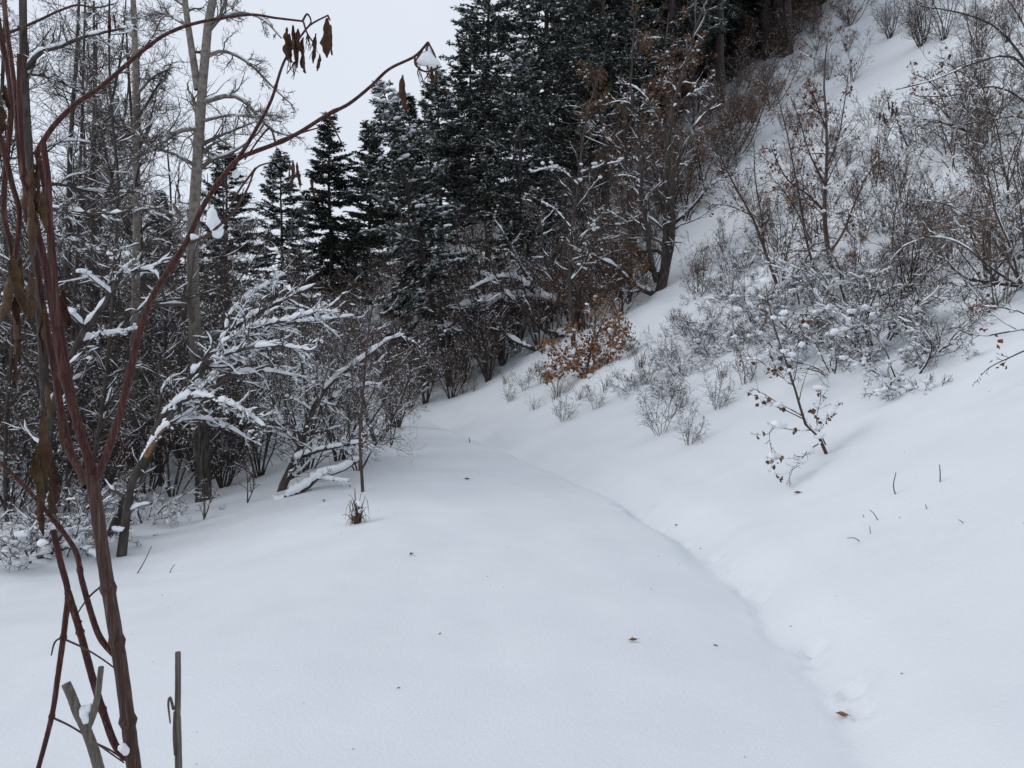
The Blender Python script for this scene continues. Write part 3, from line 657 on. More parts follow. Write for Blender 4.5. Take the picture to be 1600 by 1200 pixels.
for bx, by, top, r_, lb in [(105, 800, [(107, 700), (112, 560), (120, 420), (126, 250), (130, 120), (133, 0), (135, -90)], 6, 'thin grey trunk just right of the dark trunk at the left edge'),
                        (135, 820, [(140, 760), (160, 640), (172, 520), (180, 400), (186, 300), (176, 190), (170, 90), (172, -40)], 6, 'thin dark leaning tree between the left edge trunk and the slimmer cottonwood'),
                        (12, 815, [(8, 760), (10, 650), (20, 520), (12, 400), (-8, 250), (-20, 100)], 5, 'crooked thin trunk at the far left edge'),
                        (250, 760, [(252, 690), (258, 560), (262, 430), (268, 330), (262, 240)], 5, 'short thin tree between the two pale cottonwoods')]:
    traced('bare_tree', lb, 'tree', (bx, by), [([(bx, by)] + [(a, b) for a, b in top], r_, 2)], [
        lv(34, tr=(.15, .98), ang=(30, 75), length=(.1, .26), K=6, up=.1, rmin=.006, rtip=.003)] + tw(7, 9)[1:] + [lv(3, length=(.35, .75), K=3, rmin=.003, rtip=.002, snow=.7)], (.02, .6))

for i, (bx, d_, s_, lb) in enumerate([(60, 13.5, .95, 'bare tree with dense fine twigs behind the left edge trunk'), (150, 16, 1.0, 'bare tree with dense fine twigs left of the slimmer cottonwood'), (262, 15, .85, 'bare fine twigged tree between the two cottonwoods'), (-20, 15, 1.1, 'fine twigged tree crown cut by the left edge'), (110, 20, 1.15, 'farther bare tree seen between the left edge trunk and the slimmer cottonwood'), (235, 22, 1.1, 'farther bare tree right behind the slimmer cottonwood'), (370, 21, .72, 'short bare tree right of the tall cottonwood')]):
    x = (bx - 800) / F * d_; thing('bare_tree', lb, 'tree', (x, d_, z_at(x, d_)), SH['pole%d' % (i % 2)], i * 1.7, s_, 'fine twigged trees of the thicket')
# --- left: leaning and fallen wood
traced('leaning_tree', 'snow laden tree bent over to the right, its branches fanning low over the snow', 'tree', (168, 838), [
    ([(168, 840), (195, 790), (222, 730), (250, 662), (282, 612), (318, 568), (352, 522), (398, 492), (440, 470), (500, 442)], 12, 2.5),
    ([(300, 590), (345, 545, -.2), (395, 512, -.4), (450, 500, -.6), (512, 482, -.8)], 7, 1.5),
    ([(330, 552), (380, 520, .3), (430, 505, .6), (500, 500, .9), (560, 492, 1.2)], 5, 1.3),
    ([(255, 652), (292, 622, -.4), (335, 622, -.8), (380, 642, -1), (415, 668, -1.2)], 7, 1.6),
    ([(262, 645), (310, 600, .2), (360, 585, .4), (420, 580, .6), (470, 590, .8)], 5.5, 1.4),
    ([(318, 568), (370, 548, -.5), (430, 540, -.8), (490, 548, -1)], 4.5, 1.2),
    ([(352, 522), (360, 490, .2), (400, 455, .4), (450, 425, .6)], 3.5, 1.2),
    ([(245, 672), (290, 655, .4), (340, 660, .8), (395, 690, 1)], 4.5, 1.4)],
    tw(21, 7, 2, l1=(.14, .36), t0=.1, up=.07, ang=(12, 45)), (.034, .84), clods=dict(n=260, size=.017, level=1), sides=9, rs=.95)
traced('split_log', 'split leaning log with pale orange torn wood at its top', 'log', (190, 800), [
    ([(186, 806), (205, 760), (228, 712), (248, 680), (262, 655), (272, 642)], 13, 5),
    ([(228, 712), (240, 690, -.05), (256, 668, -.1), (266, 664, -.12)], 8, 3)], [lv(3, length=(.1, .3), K=5, rmin=.006, rtip=.003)], (.045, .8), (('bark_dark', 'split_wood'), 'twig'), sides=7, d=8.6)
traced('leaning_tree', 'arched trunk with a thick rounded snow cap on its bent top', 'tree', (60, 812), [
    ([(60, 815), (68, 720), (85, 630), (112, 555), (133, 513), (160, 480), (178, 447), (192, 422), (214, 416), (240, 420), (252, 440), (258, 470)], 11, 3),
    ([(133, 513), (110, 490, -.2), (90, 480, -.3), (70, 490, -.5)], 4, 1.5),
    ([(120, 535), (150, 525, .2), (180, 520, .4), (220, 512, .6)], 4, 1.3),
    ([(172, 458), (150, 440, -.2), (130, 425, -.3), (110, 430, -.4)], 3.5, 1.3)],
    tw(9, 6, 2, l1=(.1, .26), t0=.3), (.042, .9), clods=dict(n=90, size=.02, level=1), d=9.2, rs=.85)
traced('leaning_tree', 'low leaning bush tree with a snowy fork, right of the tall cottonwood base', 'tree', (434, 768), [
    ([(434, 770), (448, 742), (462, 718), (476, 680), (486, 645), (512, 602), (540, 578), (570, 560), (600, 534), (640, 520)], 9, 1.8),
    ([(461, 720), (488, 706, -.2), (515, 700, -.4), (545, 694, -.6), (575, 690, -.8)], 6, 1.5),
    ([(486, 645), (510, 628, .3), (540, 612, .5), (575, 600, .8), (600, 602, 1)], 4.5, 1.3),
    ([(470, 700), (440, 660, .3), (420, 610, .5), (400, 560, .7)], 4, 1.2),
    ([(480, 665), (478, 610, .3), (470, 560, .5), (462, 520, .7)], 3.5, 1.2)],
    tw(18, 8, 2.4, l1=(.16, .4), t0=.1), (.03, .78), clods=dict(n=220, size=.016, level=1), rs=.85)
traced('fallen_log', 'fallen log under a deep ridge of snow at the edge of the trail', 'log', (425, 782), [
    ([(418, 786), (450, 776), (478, 762), (496, 746), (535, 734), (565, 715)], 11, 4),
    ([(496, 746), (520, 750, -.2), (545, 752, -.4)], 4, 1.5)], tw(6, 5, 0, l1=(.2, .5)), (.05, .97))
traced('sapling', 'thin upright sapling at the edge of the trail above the grass tuft', 'sapling', (568, 768), [
    ([(568, 770), (564, 720), (562, 670), (568, 610), (572, 550), (580, 490), (590, 440)], 4.5, 1),
    ([(566, 690), (555, 640, .2), (550, 590, .3)], 2.2, .8)], tw(13, 5, 1, l1=(.12, .3), t0=.2), (.014, .45), mats=('bark_brown', 'twig'))
for bx, by, h_, lb in [(386, 786, 60, 'tiny bare sapling standing in the snow in front of the fallen log'), (318, 812, 75, 'pair of tiny twigs in front of the tall cottonwood base'), (610, 700, 120, 'bare sapling at the trail edge beside the far bend')]:
    traced('sapling', lb, 'sapling', (bx, by), [([(bx, by), (bx + 1, by - h_ * .5), (bx - 2, by - h_)], 2.2, .8), ([(bx + 2, by - 3), (bx + 10, by - h_ * .4, -.1), (bx + 8, by - h_ * .8, -.1)], 1.6, .6)],
           tw(6, 4, 0, l1=(.25, .6), t0=.2), (.008, .3), mats=('bark_brown', 'twig'))
for bx, by, lb, k, s_ in [(40, 872, 'low bush buried under a snow mound at the left edge', 'laden0', 1.05), (110, 858, 'low twiggy bush drooping over the snow behind the red stems', 'laden1', .9), (225, 815, 'snow covered twigs at the foot of the split log', 'laden0', .7),
                          (-30, 800, 'snowy bush cut by the left edge of the picture', 'laden1', 1.2)]:
    p = G(bx, by); thing('snowy_bush', lb, 'bush', p, SH[k], rng.uniform(0, 6), s_, 'snow laden bushes under the left hand trees')
FRONT = ['at the far left edge', 'between the red stems and split log', 'beside the tall cottonwood on its left', 'just right of the tall cottonwood foot', 'behind the fallen snowy log', 'right of the low leaning bush tree', 'at the trail edge below the far bend', 'nearest the far trail bend on the left', 'behind the tiny sapling in the snow', 'behind the red stems', 'right of the upright trailside sapling', 'where the trail vanishes', 'right behind the tall cottonwood foot', 'left of the tall cottonwood behind the split log']
k = 0
for bx, by, s_ in [(20, 800, .75), (150, 792, .7), (270, 775, .8), (350, 762, .7), (480, 735, .7), (530, 720, .75), (590, 690, .75), (620, 668, .7), (405, 745, .75), (90, 790, .8), (560, 735, .55), (640, 640, .6), (335, 740, .8), (230, 770, .8)]:
    p = G(bx, by); thing('bare_shrub', 'bare front rank shrub ' + FRONT[k], 'shrub', p, SH['brush%d' % (k % 4)], rng.uniform(0, 6), s_, 'front rank of the thicket'); k += 1

# --- right: the large maple and its neighbours
traced('maple_tree', 'large many stemmed maple with snowy limbs on the bank above the orange leaved bush', 'tree', (1034, 452), [
    ([(1030, 456), (1040, 415), (1042, 375), (1042, 320), (1044, 230), (1053, 156), (1069, 113), (1083, 57), (1102, 5)], 13, 2.5),
    ([(1034, 440), (1046, 400, -.2), (1052, 350, -.4), (1050, 290, -.6), (1064, 241, -.8), (1096, 181, -1), (1130, 165, -1.1)], 9, 2),
    ([(1040, 340), (1018, 290, .2), (993, 249, .4), (953, 221, .6), (925, 190, .7), (908, 165, .8)], 7, 1.8),
    ([(1028, 462), (993, 447, -.5), (967, 423, -.8), (950, 410, -1), (900, 390, -1.2), (880, 368, -1.3)], 8, 2),
    ([(1030, 430), (1000, 405, .2), (990, 370, .3), (975, 330, .4), (960, 290, .5), (955, 240, .6)], 7, 1.8),
    ([(1026, 440), (1016, 400, -.3), (1010, 350, -.5), (1000, 300, -.7), (1005, 250, -.8), (990, 180, -.9), (985, 130, -1)], 7, 1.8),
    ([(1052, 350), (1085, 320, -.3), (1110, 290, -.6), (1150, 270, -.8)], 5, 1.5),
    ([(1044, 230), (1030, 190, .3), (1015, 160, .5), (990, 135, .7), (960, 130, .9)], 4.5, 1.3),
    ([(1050, 170), (1075, 150, -.2), (1100, 135, -.4), (1115, 110, -.5)], 3.5, 1.2)],
    tw(18, 8, 2.0, l1=(.13, .32), t0=.12, up=.12), (.03, .7), ('bark_dark', 'twig'), leaves=dict(n=.10, size=.05, cluster=2, mat='brown_leaf'), clods=dict(n=240, size=.024, level=1), sides=9)
traced('maple_tree', 'brown leaved maple crown behind the large snowy maple, under the firs', 'tree', (985, 380), [
    ([(985, 384), (982, 300), (975, 210), (985, 130), (990, 60), (995, 10)], 7, 2),
    ([(983, 300), (1010, 230, .3), (1030, 150, .5), (1040, 70, .7), (1045, 20, .8)], 5, 1.5),
    ([(980, 280), (950, 220, -.3), (930, 150, -.5), (920, 90, -.7)], 5, 1.5),
    ([(976, 210), (1000, 170, .4), (1060, 110, .8), (1095, 60, 1)], 4, 1.2)],
    tw(12, 7, 2.5, l1=(.15, .35), t0=.3, up=.12), (.022, .5), ('bark_dark', 'twig_red'), leaves=dict(n=1.7, size=.07, cluster=3, mat='brown_leaf'), clods=dict(n=90, size=.03, level=2), d=23)
traced('bare_tree', 'slender upright tree left of the large maple with snow lined side branches', 'tree', (897, 542), [
    ([(897, 545), (893, 500), (890, 433), (894, 357), (902, 300), (908, 240), (915, 190), (925, 150), (945, 90)], 6, 1.5),
    ([(893, 357), (870, 330, .2), (845, 315, .4), (815, 300, .6)], 3, 1),
    ([(903, 290), (880, 268, -.2), (860, 262, -.4), (830, 270, -.5)], 3, 1),
    ([(905, 270), (930, 262, .2), (955, 255, .4), (985, 250, .5)], 3, 1),
    ([(891, 440), (915, 410, -.2), (925, 370, -.3), (935, 330, -.4)], 3.5, 1)],
    tw(13, 6, 2, l1=(.1, .26), t0=.2, up=.1), (.026, .7), clods=dict(n=70, size=.04, level=1))
traced('leaning_tree', 'collapsed maple limb thick with snow, reaching out toward the trail', 'tree', (905, 515), [
    ([(912, 520), (900, 492), (877, 480), (842, 464), (795, 466), (760, 470), (738, 476), (708, 484)], 11, 5),
    ([(905, 515), (863, 523, -.3), (833, 497, -.5), (807, 473, -.6), (787, 455, -.7), (772, 425, -.8), (765, 400, -.8)], 7, 2),
    ([(900, 545), (865, 550, -.4), (833, 545, -.6), (800, 530, -.8), (777, 510, -.9), (766, 500, -1)], 7, 2),
    ([(860, 470), (830, 440, .2), (805, 400, .4), (790, 370, .5), (770, 340, .6)], 5, 1.4),
    ([(900, 500), (870, 450, .2), (850, 400, .3), (845, 350, .4), (830, 310, .5)], 5, 1.4),
    ([(880, 560), (850, 580, -.5), (830, 595, -.8), (800, 605, -1)], 4, 1.4),
    ([(842, 464), (815, 440, -.3), (790, 432, -.4), (760, 440, -.5), (730, 455, -.6)], 5, 1.6)],
    tw(10, 6, 2, l1=(.14, .34), t0=.15), (.05, .82), clods=dict(n=200, size=.026, level=1), sides=8, rs=.8)
traced('oak_bush', 'small bush with bright orange brown leaves below the large maple', 'bush', (915, 585), [
    ([(915, 590), (920, 560), (935, 520), (950, 480), (958, 462)], 3, 1),
    ([(916, 586), (935, 560, -.2), (955, 535, -.3), (968, 505, -.4)], 2.6, 1),
    ([(914, 588), (895, 575, -.2), (875, 580, -.4), (855, 585, -.6)], 2.6, 1),
    ([(916, 590), (940, 582, -.4), (962, 575, -.5), (974, 570, -.6)], 2.4, 1),
    ([(914, 588), (905, 560, .2), (898, 535, .3), (895, 505, .4)], 2.6, 1), ([(916, 590), (930, 566, .3), (940, 545, .6), (958, 520, .8)], 2.4, 1), ([(916, 590), (925, 590, -.5), (945, 592, -.8), (965, 588, -1)], 2.2, 1), ([(914, 588), (885, 560, .1), (868, 545, .2), (850, 540, .3)], 2.4, 1), ([(915, 588), (925, 540, .4), (930, 500, .6), (928, 470, .8)], 2.4, 1), ([(916, 588), (945, 550, -.3), (972, 545, -.5), (985, 535, -.6)], 2.2, 1)],
    tw(9, 5, 0, l1=(.25, .5), t0=.15), (.03, .75), ('bark_brown', 'twig_red'), leaves=dict(n=2.4, size=.072, cluster=3, spread=.07, mat='oak_leaf'), clods=dict(n=90, size=.05, level=1), stem_name='stem')
traced('bare_tree', 'bent thin dark tree at the foot of the bank beside the leaning fir', 'tree', (710, 572), [
    ([(710, 574), (702, 540), (698, 500), (700, 470), (694, 430), (690, 390)], 6, 2),
    ([(700, 480), (680, 450, .2), (660, 440, .4), (640, 445, .6)], 3, 1), ([(698, 500), (720, 470, .2), (735, 430, .4), (745, 400, .5)], 3, 1)],
    tw(14, 7, 2, l1=(.16, .36), t0=.2), (.024, .55), clods=dict(n=50, size=.04, level=1))
for bx, by, s_, lb in [(655, 598, .75, 'rusty brown shrub where the trail bends out of sight'), (690, 590, .6, 'reddish shrub right of the trail bend, below the bent dark tree')]:
    p = G(bx, by); thing('bare_shrub', lb, 'shrub', p, SH['brush1'], rng.uniform(0, 6), s_, 'reddish shrubs at the bend')

# --- right: saplings and bushes of the bank
traced('maple_sapling', 'upright young maple with scattered red brown leaves in the middle of the snowy slope', 'sapling', (1308, 425), [
    ([(1308, 428), (1296, 400), (1289, 352), (1289, 300), (1292, 255), (1291, 184), (1287, 122), (1292, 70)], 7, 1.3),
    ([(1287, 330), (1262, 303, -.3), (1240, 290, -.5), (1222, 268, -.6), (1205, 230, -.7)], 3.2, 1),
    ([(1299, 392), (1318, 362, .3), (1335, 318, .5), (1350, 285, .6), (1375, 240, .8)], 3.4, 1),
    ([(1292, 260), (1310, 215, .3), (1318, 170, .5), (1325, 120, .6)], 2.6, .9),
    ([(1291, 200), (1275, 160, -.3), (1262, 120, -.5)], 2.2, .8),
    ([(1290, 290), (1265, 240, -.4), (1250, 190, -.6), (1235, 150, -.8)], 2.6, .9)],
    tw(18, 6, 1.5, l1=(.16, .4), t0=.12, up=.12, l2=(.25, .6)), (.016, .42), ('bark_brown', 'twig_red'), leaves=dict(n=.22, size=.06, cluster=2, mat='red_leaf'), clods=dict(n=25, size=.035, level=1))
traced('maple_sapling', 'slim leafless sapling close to the left side of the upright young maple', 'sapling', (1278, 424), [
    ([(1278, 427), (1262, 384), (1252, 324), (1240, 260), (1228, 200), (1215, 150)], 3.6, 1), ([(1262, 384), (1250, 340, -.3), (1225, 300, -.5), (1200, 270, -.6)], 2, .8)],
    tw(18, 6, 1.5, l1=(.14, .34), t0=.1, up=.1), (.012, .4), ('bark_brown', 'twig_red'), leaves=dict(n=.3, size=.055, cluster=2, mat='oak_leaf'))
traced('maple_sapling', 'leaning sapling with pale twigs between the large maple and the young maple', 'sapling', (1218, 442), [
    ([(1218, 445), (1194, 388), (1174, 336), (1152, 298), (1128, 250), (1110, 210)], 4.5, 1.2), ([(1194, 388), (1190, 340, .2), (1180, 280, .4), (1178, 220, .5)], 2.6, .9), ([(1174, 336), (1140, 322, -.3), (1105, 318, -.5)], 2.2, .8)],
    tw(18, 6, 1.5, l1=(.16, .36), t0=.1, up=.1), (.016, .45), ('bark_brown', 'twig_red'), leaves=dict(n=.12, size=.05, cluster=3, mat='brown_leaf'))
traced('maple_sapling', 'leaning sapling standing alone with a few brown leaves around its snowy base', 'sapling', (1298, 706), [
    ([(1300, 712), (1282, 686), (1258, 662), (1250, 635), (1241, 604), (1225, 556), (1212, 516), (1202, 480), (1196, 440)], 4.6, .8),
    ([(1285, 690), (1262, 705, -.2), (1245, 728, -.3), (1222, 742, -.4), (1200, 735, -.4)], 1.6, .6),
    ([(1268, 672), (1240, 672, -.1), (1215, 668, -.2), (1202, 678, -.3), (1208, 715, -.3)], 1.6, .6),
    ([(1290, 695), (1276, 660, .1), (1282, 625, .2), (1283, 610, .2)], 1.6, .6),
    ([(1284, 668), (1296, 650, .1), (1312, 632, .2)], 1.3, .5),
    ([(1256, 655), (1225, 640, .1), (1190, 625, .2), (1165, 612, .3)], 1.6, .5),
    ([(1238, 600), (1215, 585, .1), (1180, 560, .2), (1150, 555, .3)], 1.5, .5),
    ([(1228, 565), (1250, 540, .1), (1268, 500, .2)], 1.3, .5),
    ([(1290, 715), (1275, 738, -.1), (1262, 750, -.15)], 1.6, .6)],
    [lv(8, tr=(.2, .98), ang=(25, 60), length=(.12, .34), K=5, up=.1, rmin=.003, rtip=.0016), lv(2.2, tr=(.3, .95), length=(.3, .6), K=4, rmin=.0022, rtip=.0014)], (.014, .4), ('bark_brown', 'twig_red'), leaves=dict(level=1, n=.5, size=.055, cluster=3, spread=.025, mat='brown_leaf'), clods=dict(n=34, size=.034, level=0), stem_name='stem', sides=6)
LAD = [(1140, 470, 'laden1', .8, 'small snow heaped bush right below the large maple'), (1185, 500, 'laden0', 1.0, 'snow heaped bush left of the leaning lone sapling tip'), (1255, 470, 'laden1', 1.0, 'snow heaped bush at the foot of the two saplings'),
       (1325, 470, 'laden0', 1.1, 'snow heaped bush directly below the upright young maple'), (1290, 530, 'laden1', 1.1, 'large snow heaped bush in the middle of the bank'), (1365, 540, 'laden0', 1.15, 'largest snow heaped bush, its twigs overhanging the shaded hollow'),
       (1410, 585, 'laden1', .75, 'drooping snowy branch end, lowest on the bank, over the shaded hollow'), (1430, 505, 'laden1', .95, 'snow heaped bush near the right end of the bank'), (1110, 555, 'laden0', .8, 'snow heaped bush low on the bank above the bare stalk cluster'),
       (1220, 560, 'laden0', .85, 'snow heaped bush behind the leaning lone sapling'), (1080, 520, 'laden1', .7, 'small snow heaped tuft right of the orange leaved bush'), (1470, 545, 'laden0', .6, 'small snowy bush at the right tip of the bank'),
       (1160, 420, 'laden0', .8, 'dark snowy tuft behind the leaning pale sapling'), (1385, 455, 'laden0', .8, 'snow heaped bush right of the upright young maple'),
       (1040, 622, 'laden1', .5, 'small snowy bush just above the stalk fan'), (1065, 585, 'laden0', .6, 'snowy bush between the orange leaved bush and the lone sapling'), (1150, 545, 'laden1', .75, 'snowy bush left of the lone sapling tip'), (985, 610, 'laden0', .42, 'snow caked tuft right below the orange leaved bush'), (860, 590, 'laden1', .55, 'snow caked tuft under the left side of the orange leaved bush'), (790, 560, 'laden0', .6, 'snowy bush under the end of the collapsed limb'), (1310, 580, 'laden0', .7, 'lowest snowy bush right behind the lone sapling')]
for bx, by, k, s_, lb in LAD:
    p = G(bx, by); thing('snowy_bush', lb, 'bush', p, SH[k], rng.uniform(0, 6), s_, 'snow heaped bushes on the bank')
OPN = [(1032, 678, .62, 'fan of thin bare stalks low on the bank'), (1076, 695, .4, 'tiny two twig sprig right of the stalk fan'), (1010, 600, .5, 'thin stalks above the stalk fan'), (880, 660, .5, 'sparse stalks on the bank below the orange leaved bush'),
       (820, 610, .5, 'sparse twigs on the bank left of the orange leaved bush'), (770, 590, .5, 'pale twigs at the crest of the bank near the bent tree'), (930, 640, .4, 'stalks just under the orange leaved bush'), (1120, 640, .45, 'arching twigs right of the stalk fan'),
       (1340, 330, .8, 'open bush on the snow right of the young maple'), (1400, 300, 1., 'open twiggy bush high in the snow field'), (1420, 400, .9, 'open bush in the snow below the right hand shrubs'), (1180, 330, .9, 'open bush with few leaves behind the leaning sapling'),
       (1360, 200, 1., 'small open bush near the top of the snow field'), (1240, 280, 1.1, 'leafy open bush left of the young maple'), (1130, 390, .8, 'open twigs beside the large maple'), (1060, 640, .4, 'short stalks left of the stalk fan'), (1250, 210, 1.2, 'open bush above the young maple'),
       (1330, 130, 1.3, 'open bush at the upper edge of the snow field'), (1100, 460, .7, 'thin stalks on the bank right of the large maple foot'), (1450, 350, .9, 'open bush left of the right edge shrubs'),
       (740, 612, .4, 'short pale twigs near the far end of the bank'), (795, 628, .35, 'short twigs low on the bank left of the sparse stalks'), (845, 600, .45, 'twigs at the left foot of the orange leaved bush'), (715, 600, .5, 'twigs at the foot of the bent dark tree'), (985, 560, .45, 'thin twigs right beside the orange leaved bush'),
       (1045, 560, .5, 'thin twigs left of the snow heaped bushes'), (1165, 600, .5, 'thin stalks in front of the snow heaped bushes'), (1090, 430, .6, 'thin stalks just right of the large maple foot'), (960, 500, .5, 'twigs between the orange leaved bush and the large maple'), (1480, 420, .8, 'open twigs left of the thick low limb'), (1300, 250, 1., 'open twigs behind the upright young maple'), (1380, 370, .8, 'open twigs right of the young maple in the snow')]
for i, (bx, by, s_, lb) in enumerate(OPN):
    p = G(bx, by); thing('open_bush', lb, 'bush', p, SH['open%d' % (i % 2)], rng.uniform(0, 6), s_, 'open twiggy bushes on the bank')

# fine brush dotted over the upper right slope
def slope_where(px, py):
    a = 'left of the leaning pale sapling' if px < 1110 else 'beside the leaning pale sapling' if px < 1230 else 'around the upright young maple' if px < 1340 else 'in the open snow field' if px < 1450 else 'left of the right edge shrubs' if px < 1530 else 'among the right edge shrubs'
    return a + (', near the top' if py < 110 else ', upper part' if py < 220 else ', middle' if py < 330 else ', lower part')
n = tries = 0
while n < 50 and tries < 5000:
    tries += 1
    py = rng.uniform(5, 470); px = rng.uniform(1060, 1610)
    if px < 1290 - (py - 60) * .55: continue
    if 1330 < px < 1460 and 90 < py < 330 and rng.random() < .7: continue
    p = G(px, py)
    if p[1] > 70 or any((p[0] - a) ** 2 + (p[1] - b) ** 2 < .35 for a, b in placed): continue
    placed.append((p[0], p[1])); n += 1
    k = ['open0', 'open1', 'open1', 'brush3', 'open0', 'open1', 'open0', 'oak1'][rng.integers(0, 8)]
    brush(k, p[0], p[1], 'thin grey brown bush ' + slope_where(px, py), 'bush', rng.uniform(.7, 1.4) if 'open' in k else rng.uniform(.3, .5), 'fine brush dotted over the snowy slope', 'slope_bush')

# --- right edge shrubs
traced('bare_shrub', 'wide spreading shrub at the right edge with a thick dark low limb', 'shrub', (1590, 452), [
    ([(1640, 450), (1600, 447), (1560, 443), (1520, 438), (1495, 425), (1470, 395)], 7, 2),
    ([(1600, 450), (1570, 400, .2), (1530, 350, .4), (1480, 320, .5), (1430, 312, .6)], 3.5, 1),
    ([(1595, 450), (1580, 390, -.2), (1555, 330, -.4), (1540, 270, -.5), (1500, 225, -.6)], 3.5, 1),
    ([(1605, 450), (1600, 380, .3), (1590, 300, .5), (1570, 240, .6)], 3.5, 1),
    ([(1600, 452), (1550, 420, -.4), (1500, 380, -.7), (1450, 370, -.9), (1400, 390, -1)], 3.2, 1),
    ([(1560, 443), (1530, 400, .1), (1515, 350, .2), (1525, 300, .3)], 3, 1)],
    tw(12, 6, 1.5, l1=(.2, .42), t0=.15, up=.08), (.014, .45), ('bark_dark', 'twig_grey'), stem_name='stem', root=False)
traced('bare_shrub', 'shrub branch with red leaves reaching in from the right edge over smooth snow', 'shrub', (1640, 600), [
    ([(1700, 640), (1640, 545), (1600, 515), (1560, 522), (1525, 525), (1490, 512)], 4.5, 1),
    ([(1640, 545), (1610, 545, .1), (1575, 560, .2), (1545, 575, .3), (1522, 598, .3)], 2.4, .8),
    ([(1640, 520), (1600, 490, .1), (1560, 480, .2), (1520, 478, .3)], 2.2, .8)],
    [lv(7, tr=(.25, .98), ang=(25, 60), length=(.1, .26), K=5, rmin=.003, rtip=.0016), lv(2.5, length=(.3, .6), K=4, rmin=.0024, rtip=.0015)], (.01, .4), ('bark_dark', 'twig'), leaves=dict(level=0, n=2.2, size=.05, cluster=3, mat='red_leaf'), stem_name='stem')
traced('bare_shrub', 'shrub at the top right corner with long arching dark limbs', 'shrub', (1600, 190), [
    ([(1660, 210), (1610, 110), (1560, 45), (1500, 20), (1440, 10)], 4.5, 1.3),
    ([(1650, 190), (1590, 92, -.3), (1520, 100, -.6), (1460, 125, -.8), (1400, 140, -1)], 3.6, 1.1),
    ([(1660, 220), (1590, 150, .2), (1540, 135, .4), (1490, 150, .6), (1430, 150, .8)], 3.4, 1),
    ([(1660, 240), (1600, 185, -.4), (1540, 190, -.7), (1500, 195, -.9)], 3, 1),
    ([(1640, 150), (1600, 40, .3), (1560, -20, .5)], 3.4, 1)],
    tw(11, 6, 1.5, l1=(.2, .42), t0=.15), (.016, .5), ('bark_dark', 'twig_grey'), leaves=dict(n=.05, size=.06, cluster=3, mat='red_leaf'), stem_name='stem', root=False)
traced('oak_bush', 'bush with a band of rusty red leaves near the top right corner', 'bush', (1480, 185), [
    ([(1485, 188), (1470, 150), (1450, 125), (1425, 115)], 2.4, .9), ([(1485, 188), (1500, 150, .2), (1520, 130, .3), (1545, 120, .4)], 2.4, .9), ([(1486, 188), (1465, 165, -.3), (1440, 150, -.5), (1420, 148, -.6)], 2, .8)],
    tw(9, 5, 0, l1=(.25, .5)), (.015, .5), ('bark_brown', 'twig_red'), leaves=dict(n=.5, size=.075, cluster=3, mat='red_leaf'), stem_name='stem')
for bx, by, k, s_, lb in [(1440, 72, 'brush3', 1.0, 'dark twiggy clump at the top of the picture above the snow field'), (1475, 62, 'brush0', .8, 'second dark clump at the top, right of the first'), (1390, 60, 'brush3', .8, 'brown shrub at the top right of the three bare trunks'),
                          (1330, 40, 'oak0', .8, 'leafy brown shrub at the top between the bare trunks and the dark clumps'), (1570, 320, 'open0', 1.8, 'open grey shrub at the right edge above the thick low limb'), (1500, 260, 'open1', 1.8, 'open grey shrub in the snow under the rusty leaves'), (1590, 400, 'laden1', 1.2, 'snowy shrub cut by the right edge'), (1540, 200, 'laden0', 1.4, 'snow caked shrub under the arching limbs at the right edge'), (1560, 480, 'open1', .9, 'thin twigs under the thick low limb'), (1530, 90, 'brush0', .7, 'twiggy shrub behind the arching limbs in the top right corner')]:
    p = G(bx, by); thing('bare_shrub', lb, 'shrub', p, SH[k], rng.uniform(0, 6), s_, 'shrubs of the upper right slope')

# ------------------------------------------------------------------ foreground: tall red stemmed shrub close to the camera
FD = 1.2
def stem_mesh(pts, r0, r1, d0, K=None, sides=10, nodes=(), name='stem', mat='red_stem'):
    Q = np.array([W(a, b, d0 + (c[0] if c else 0)) for a, b, *c in pts])
    K = K or max(20, 9 * len(pts)); P = resample(Q, K); r = np.linspace(r0, r1, K) / F * d0
    s_ = np.linspace(0, 1, K)
    r = r * (1 + .025 * rng.normal(0, 1, K).clip(-1, 1))
    for nd in nodes: r = r * (1 + .3 * np.exp(-((s_ - s_[np.argmin(abs(s_ - nd))]) / .008) ** 2))
    return P, r

def dry_leaf(L, w, curl, seed, mat='dead_leaf'):
    """a withered leaf hanging from its stalk: folded along the midrib, edges rolled in, torn outline, with thickness"""
    g = np.random.default_rng(seed); nu, nv = 15, 7; V = []
    tw_ = g.uniform(-.9, .9); bend = g.uniform(-.35, .35); ph = g.uniform(0, 6.28)
    for i in range(nu):
        u = i / (nu - 1); wid = w * (math.sin(math.pi * min(u * .93 + .045, 1)) ** .75) * (1 + .16 * math.sin(u * 19 + ph) + .1 * g.normal())
        for j in range(nv):
            v = (j / (nv - 1) - .5) * 2; a = v * curl * (1 + .3 * math.sin(u * 7 + ph)); rr = wid / max(abs(curl), .3)
            x = rr * math.sin(a); y = rr * (1 - math.cos(a)) + .07 * w * math.sin(u * 16 + v * 3 + ph) + .05 * w * g.normal()
            t = tw_ * u * 1.4; c_, s_ = math.cos(t), math.sin(t)
            V.append((x * c_ - y * s_ + bend * L * u * u * .5, x * s_ + y * c_, -u * L - .03 * L * abs(v) * math.sin(u * 9 + ph)))
    V = np.array(V); f = [(i * nv + j, i * nv + j + 1, (i + 1) * nv + j + 1, (i + 1) * nv + j) for i in range(nu - 1) for j in range(nv - 1)]
    me = mesh_np('leaf', V, np.array(f)); me.materials.append(M[mat]); return me

def add_child(parent, name, me, loc=(0, 0, 0), rz=0., label=None):
    c = bpy.data.objects.new(name, me); COL.objects.link(c); c.parent = parent; c.location = Vector(loc); c.rotation_euler = (0, 0, rz)
    if label: c['label'] = label
    return c

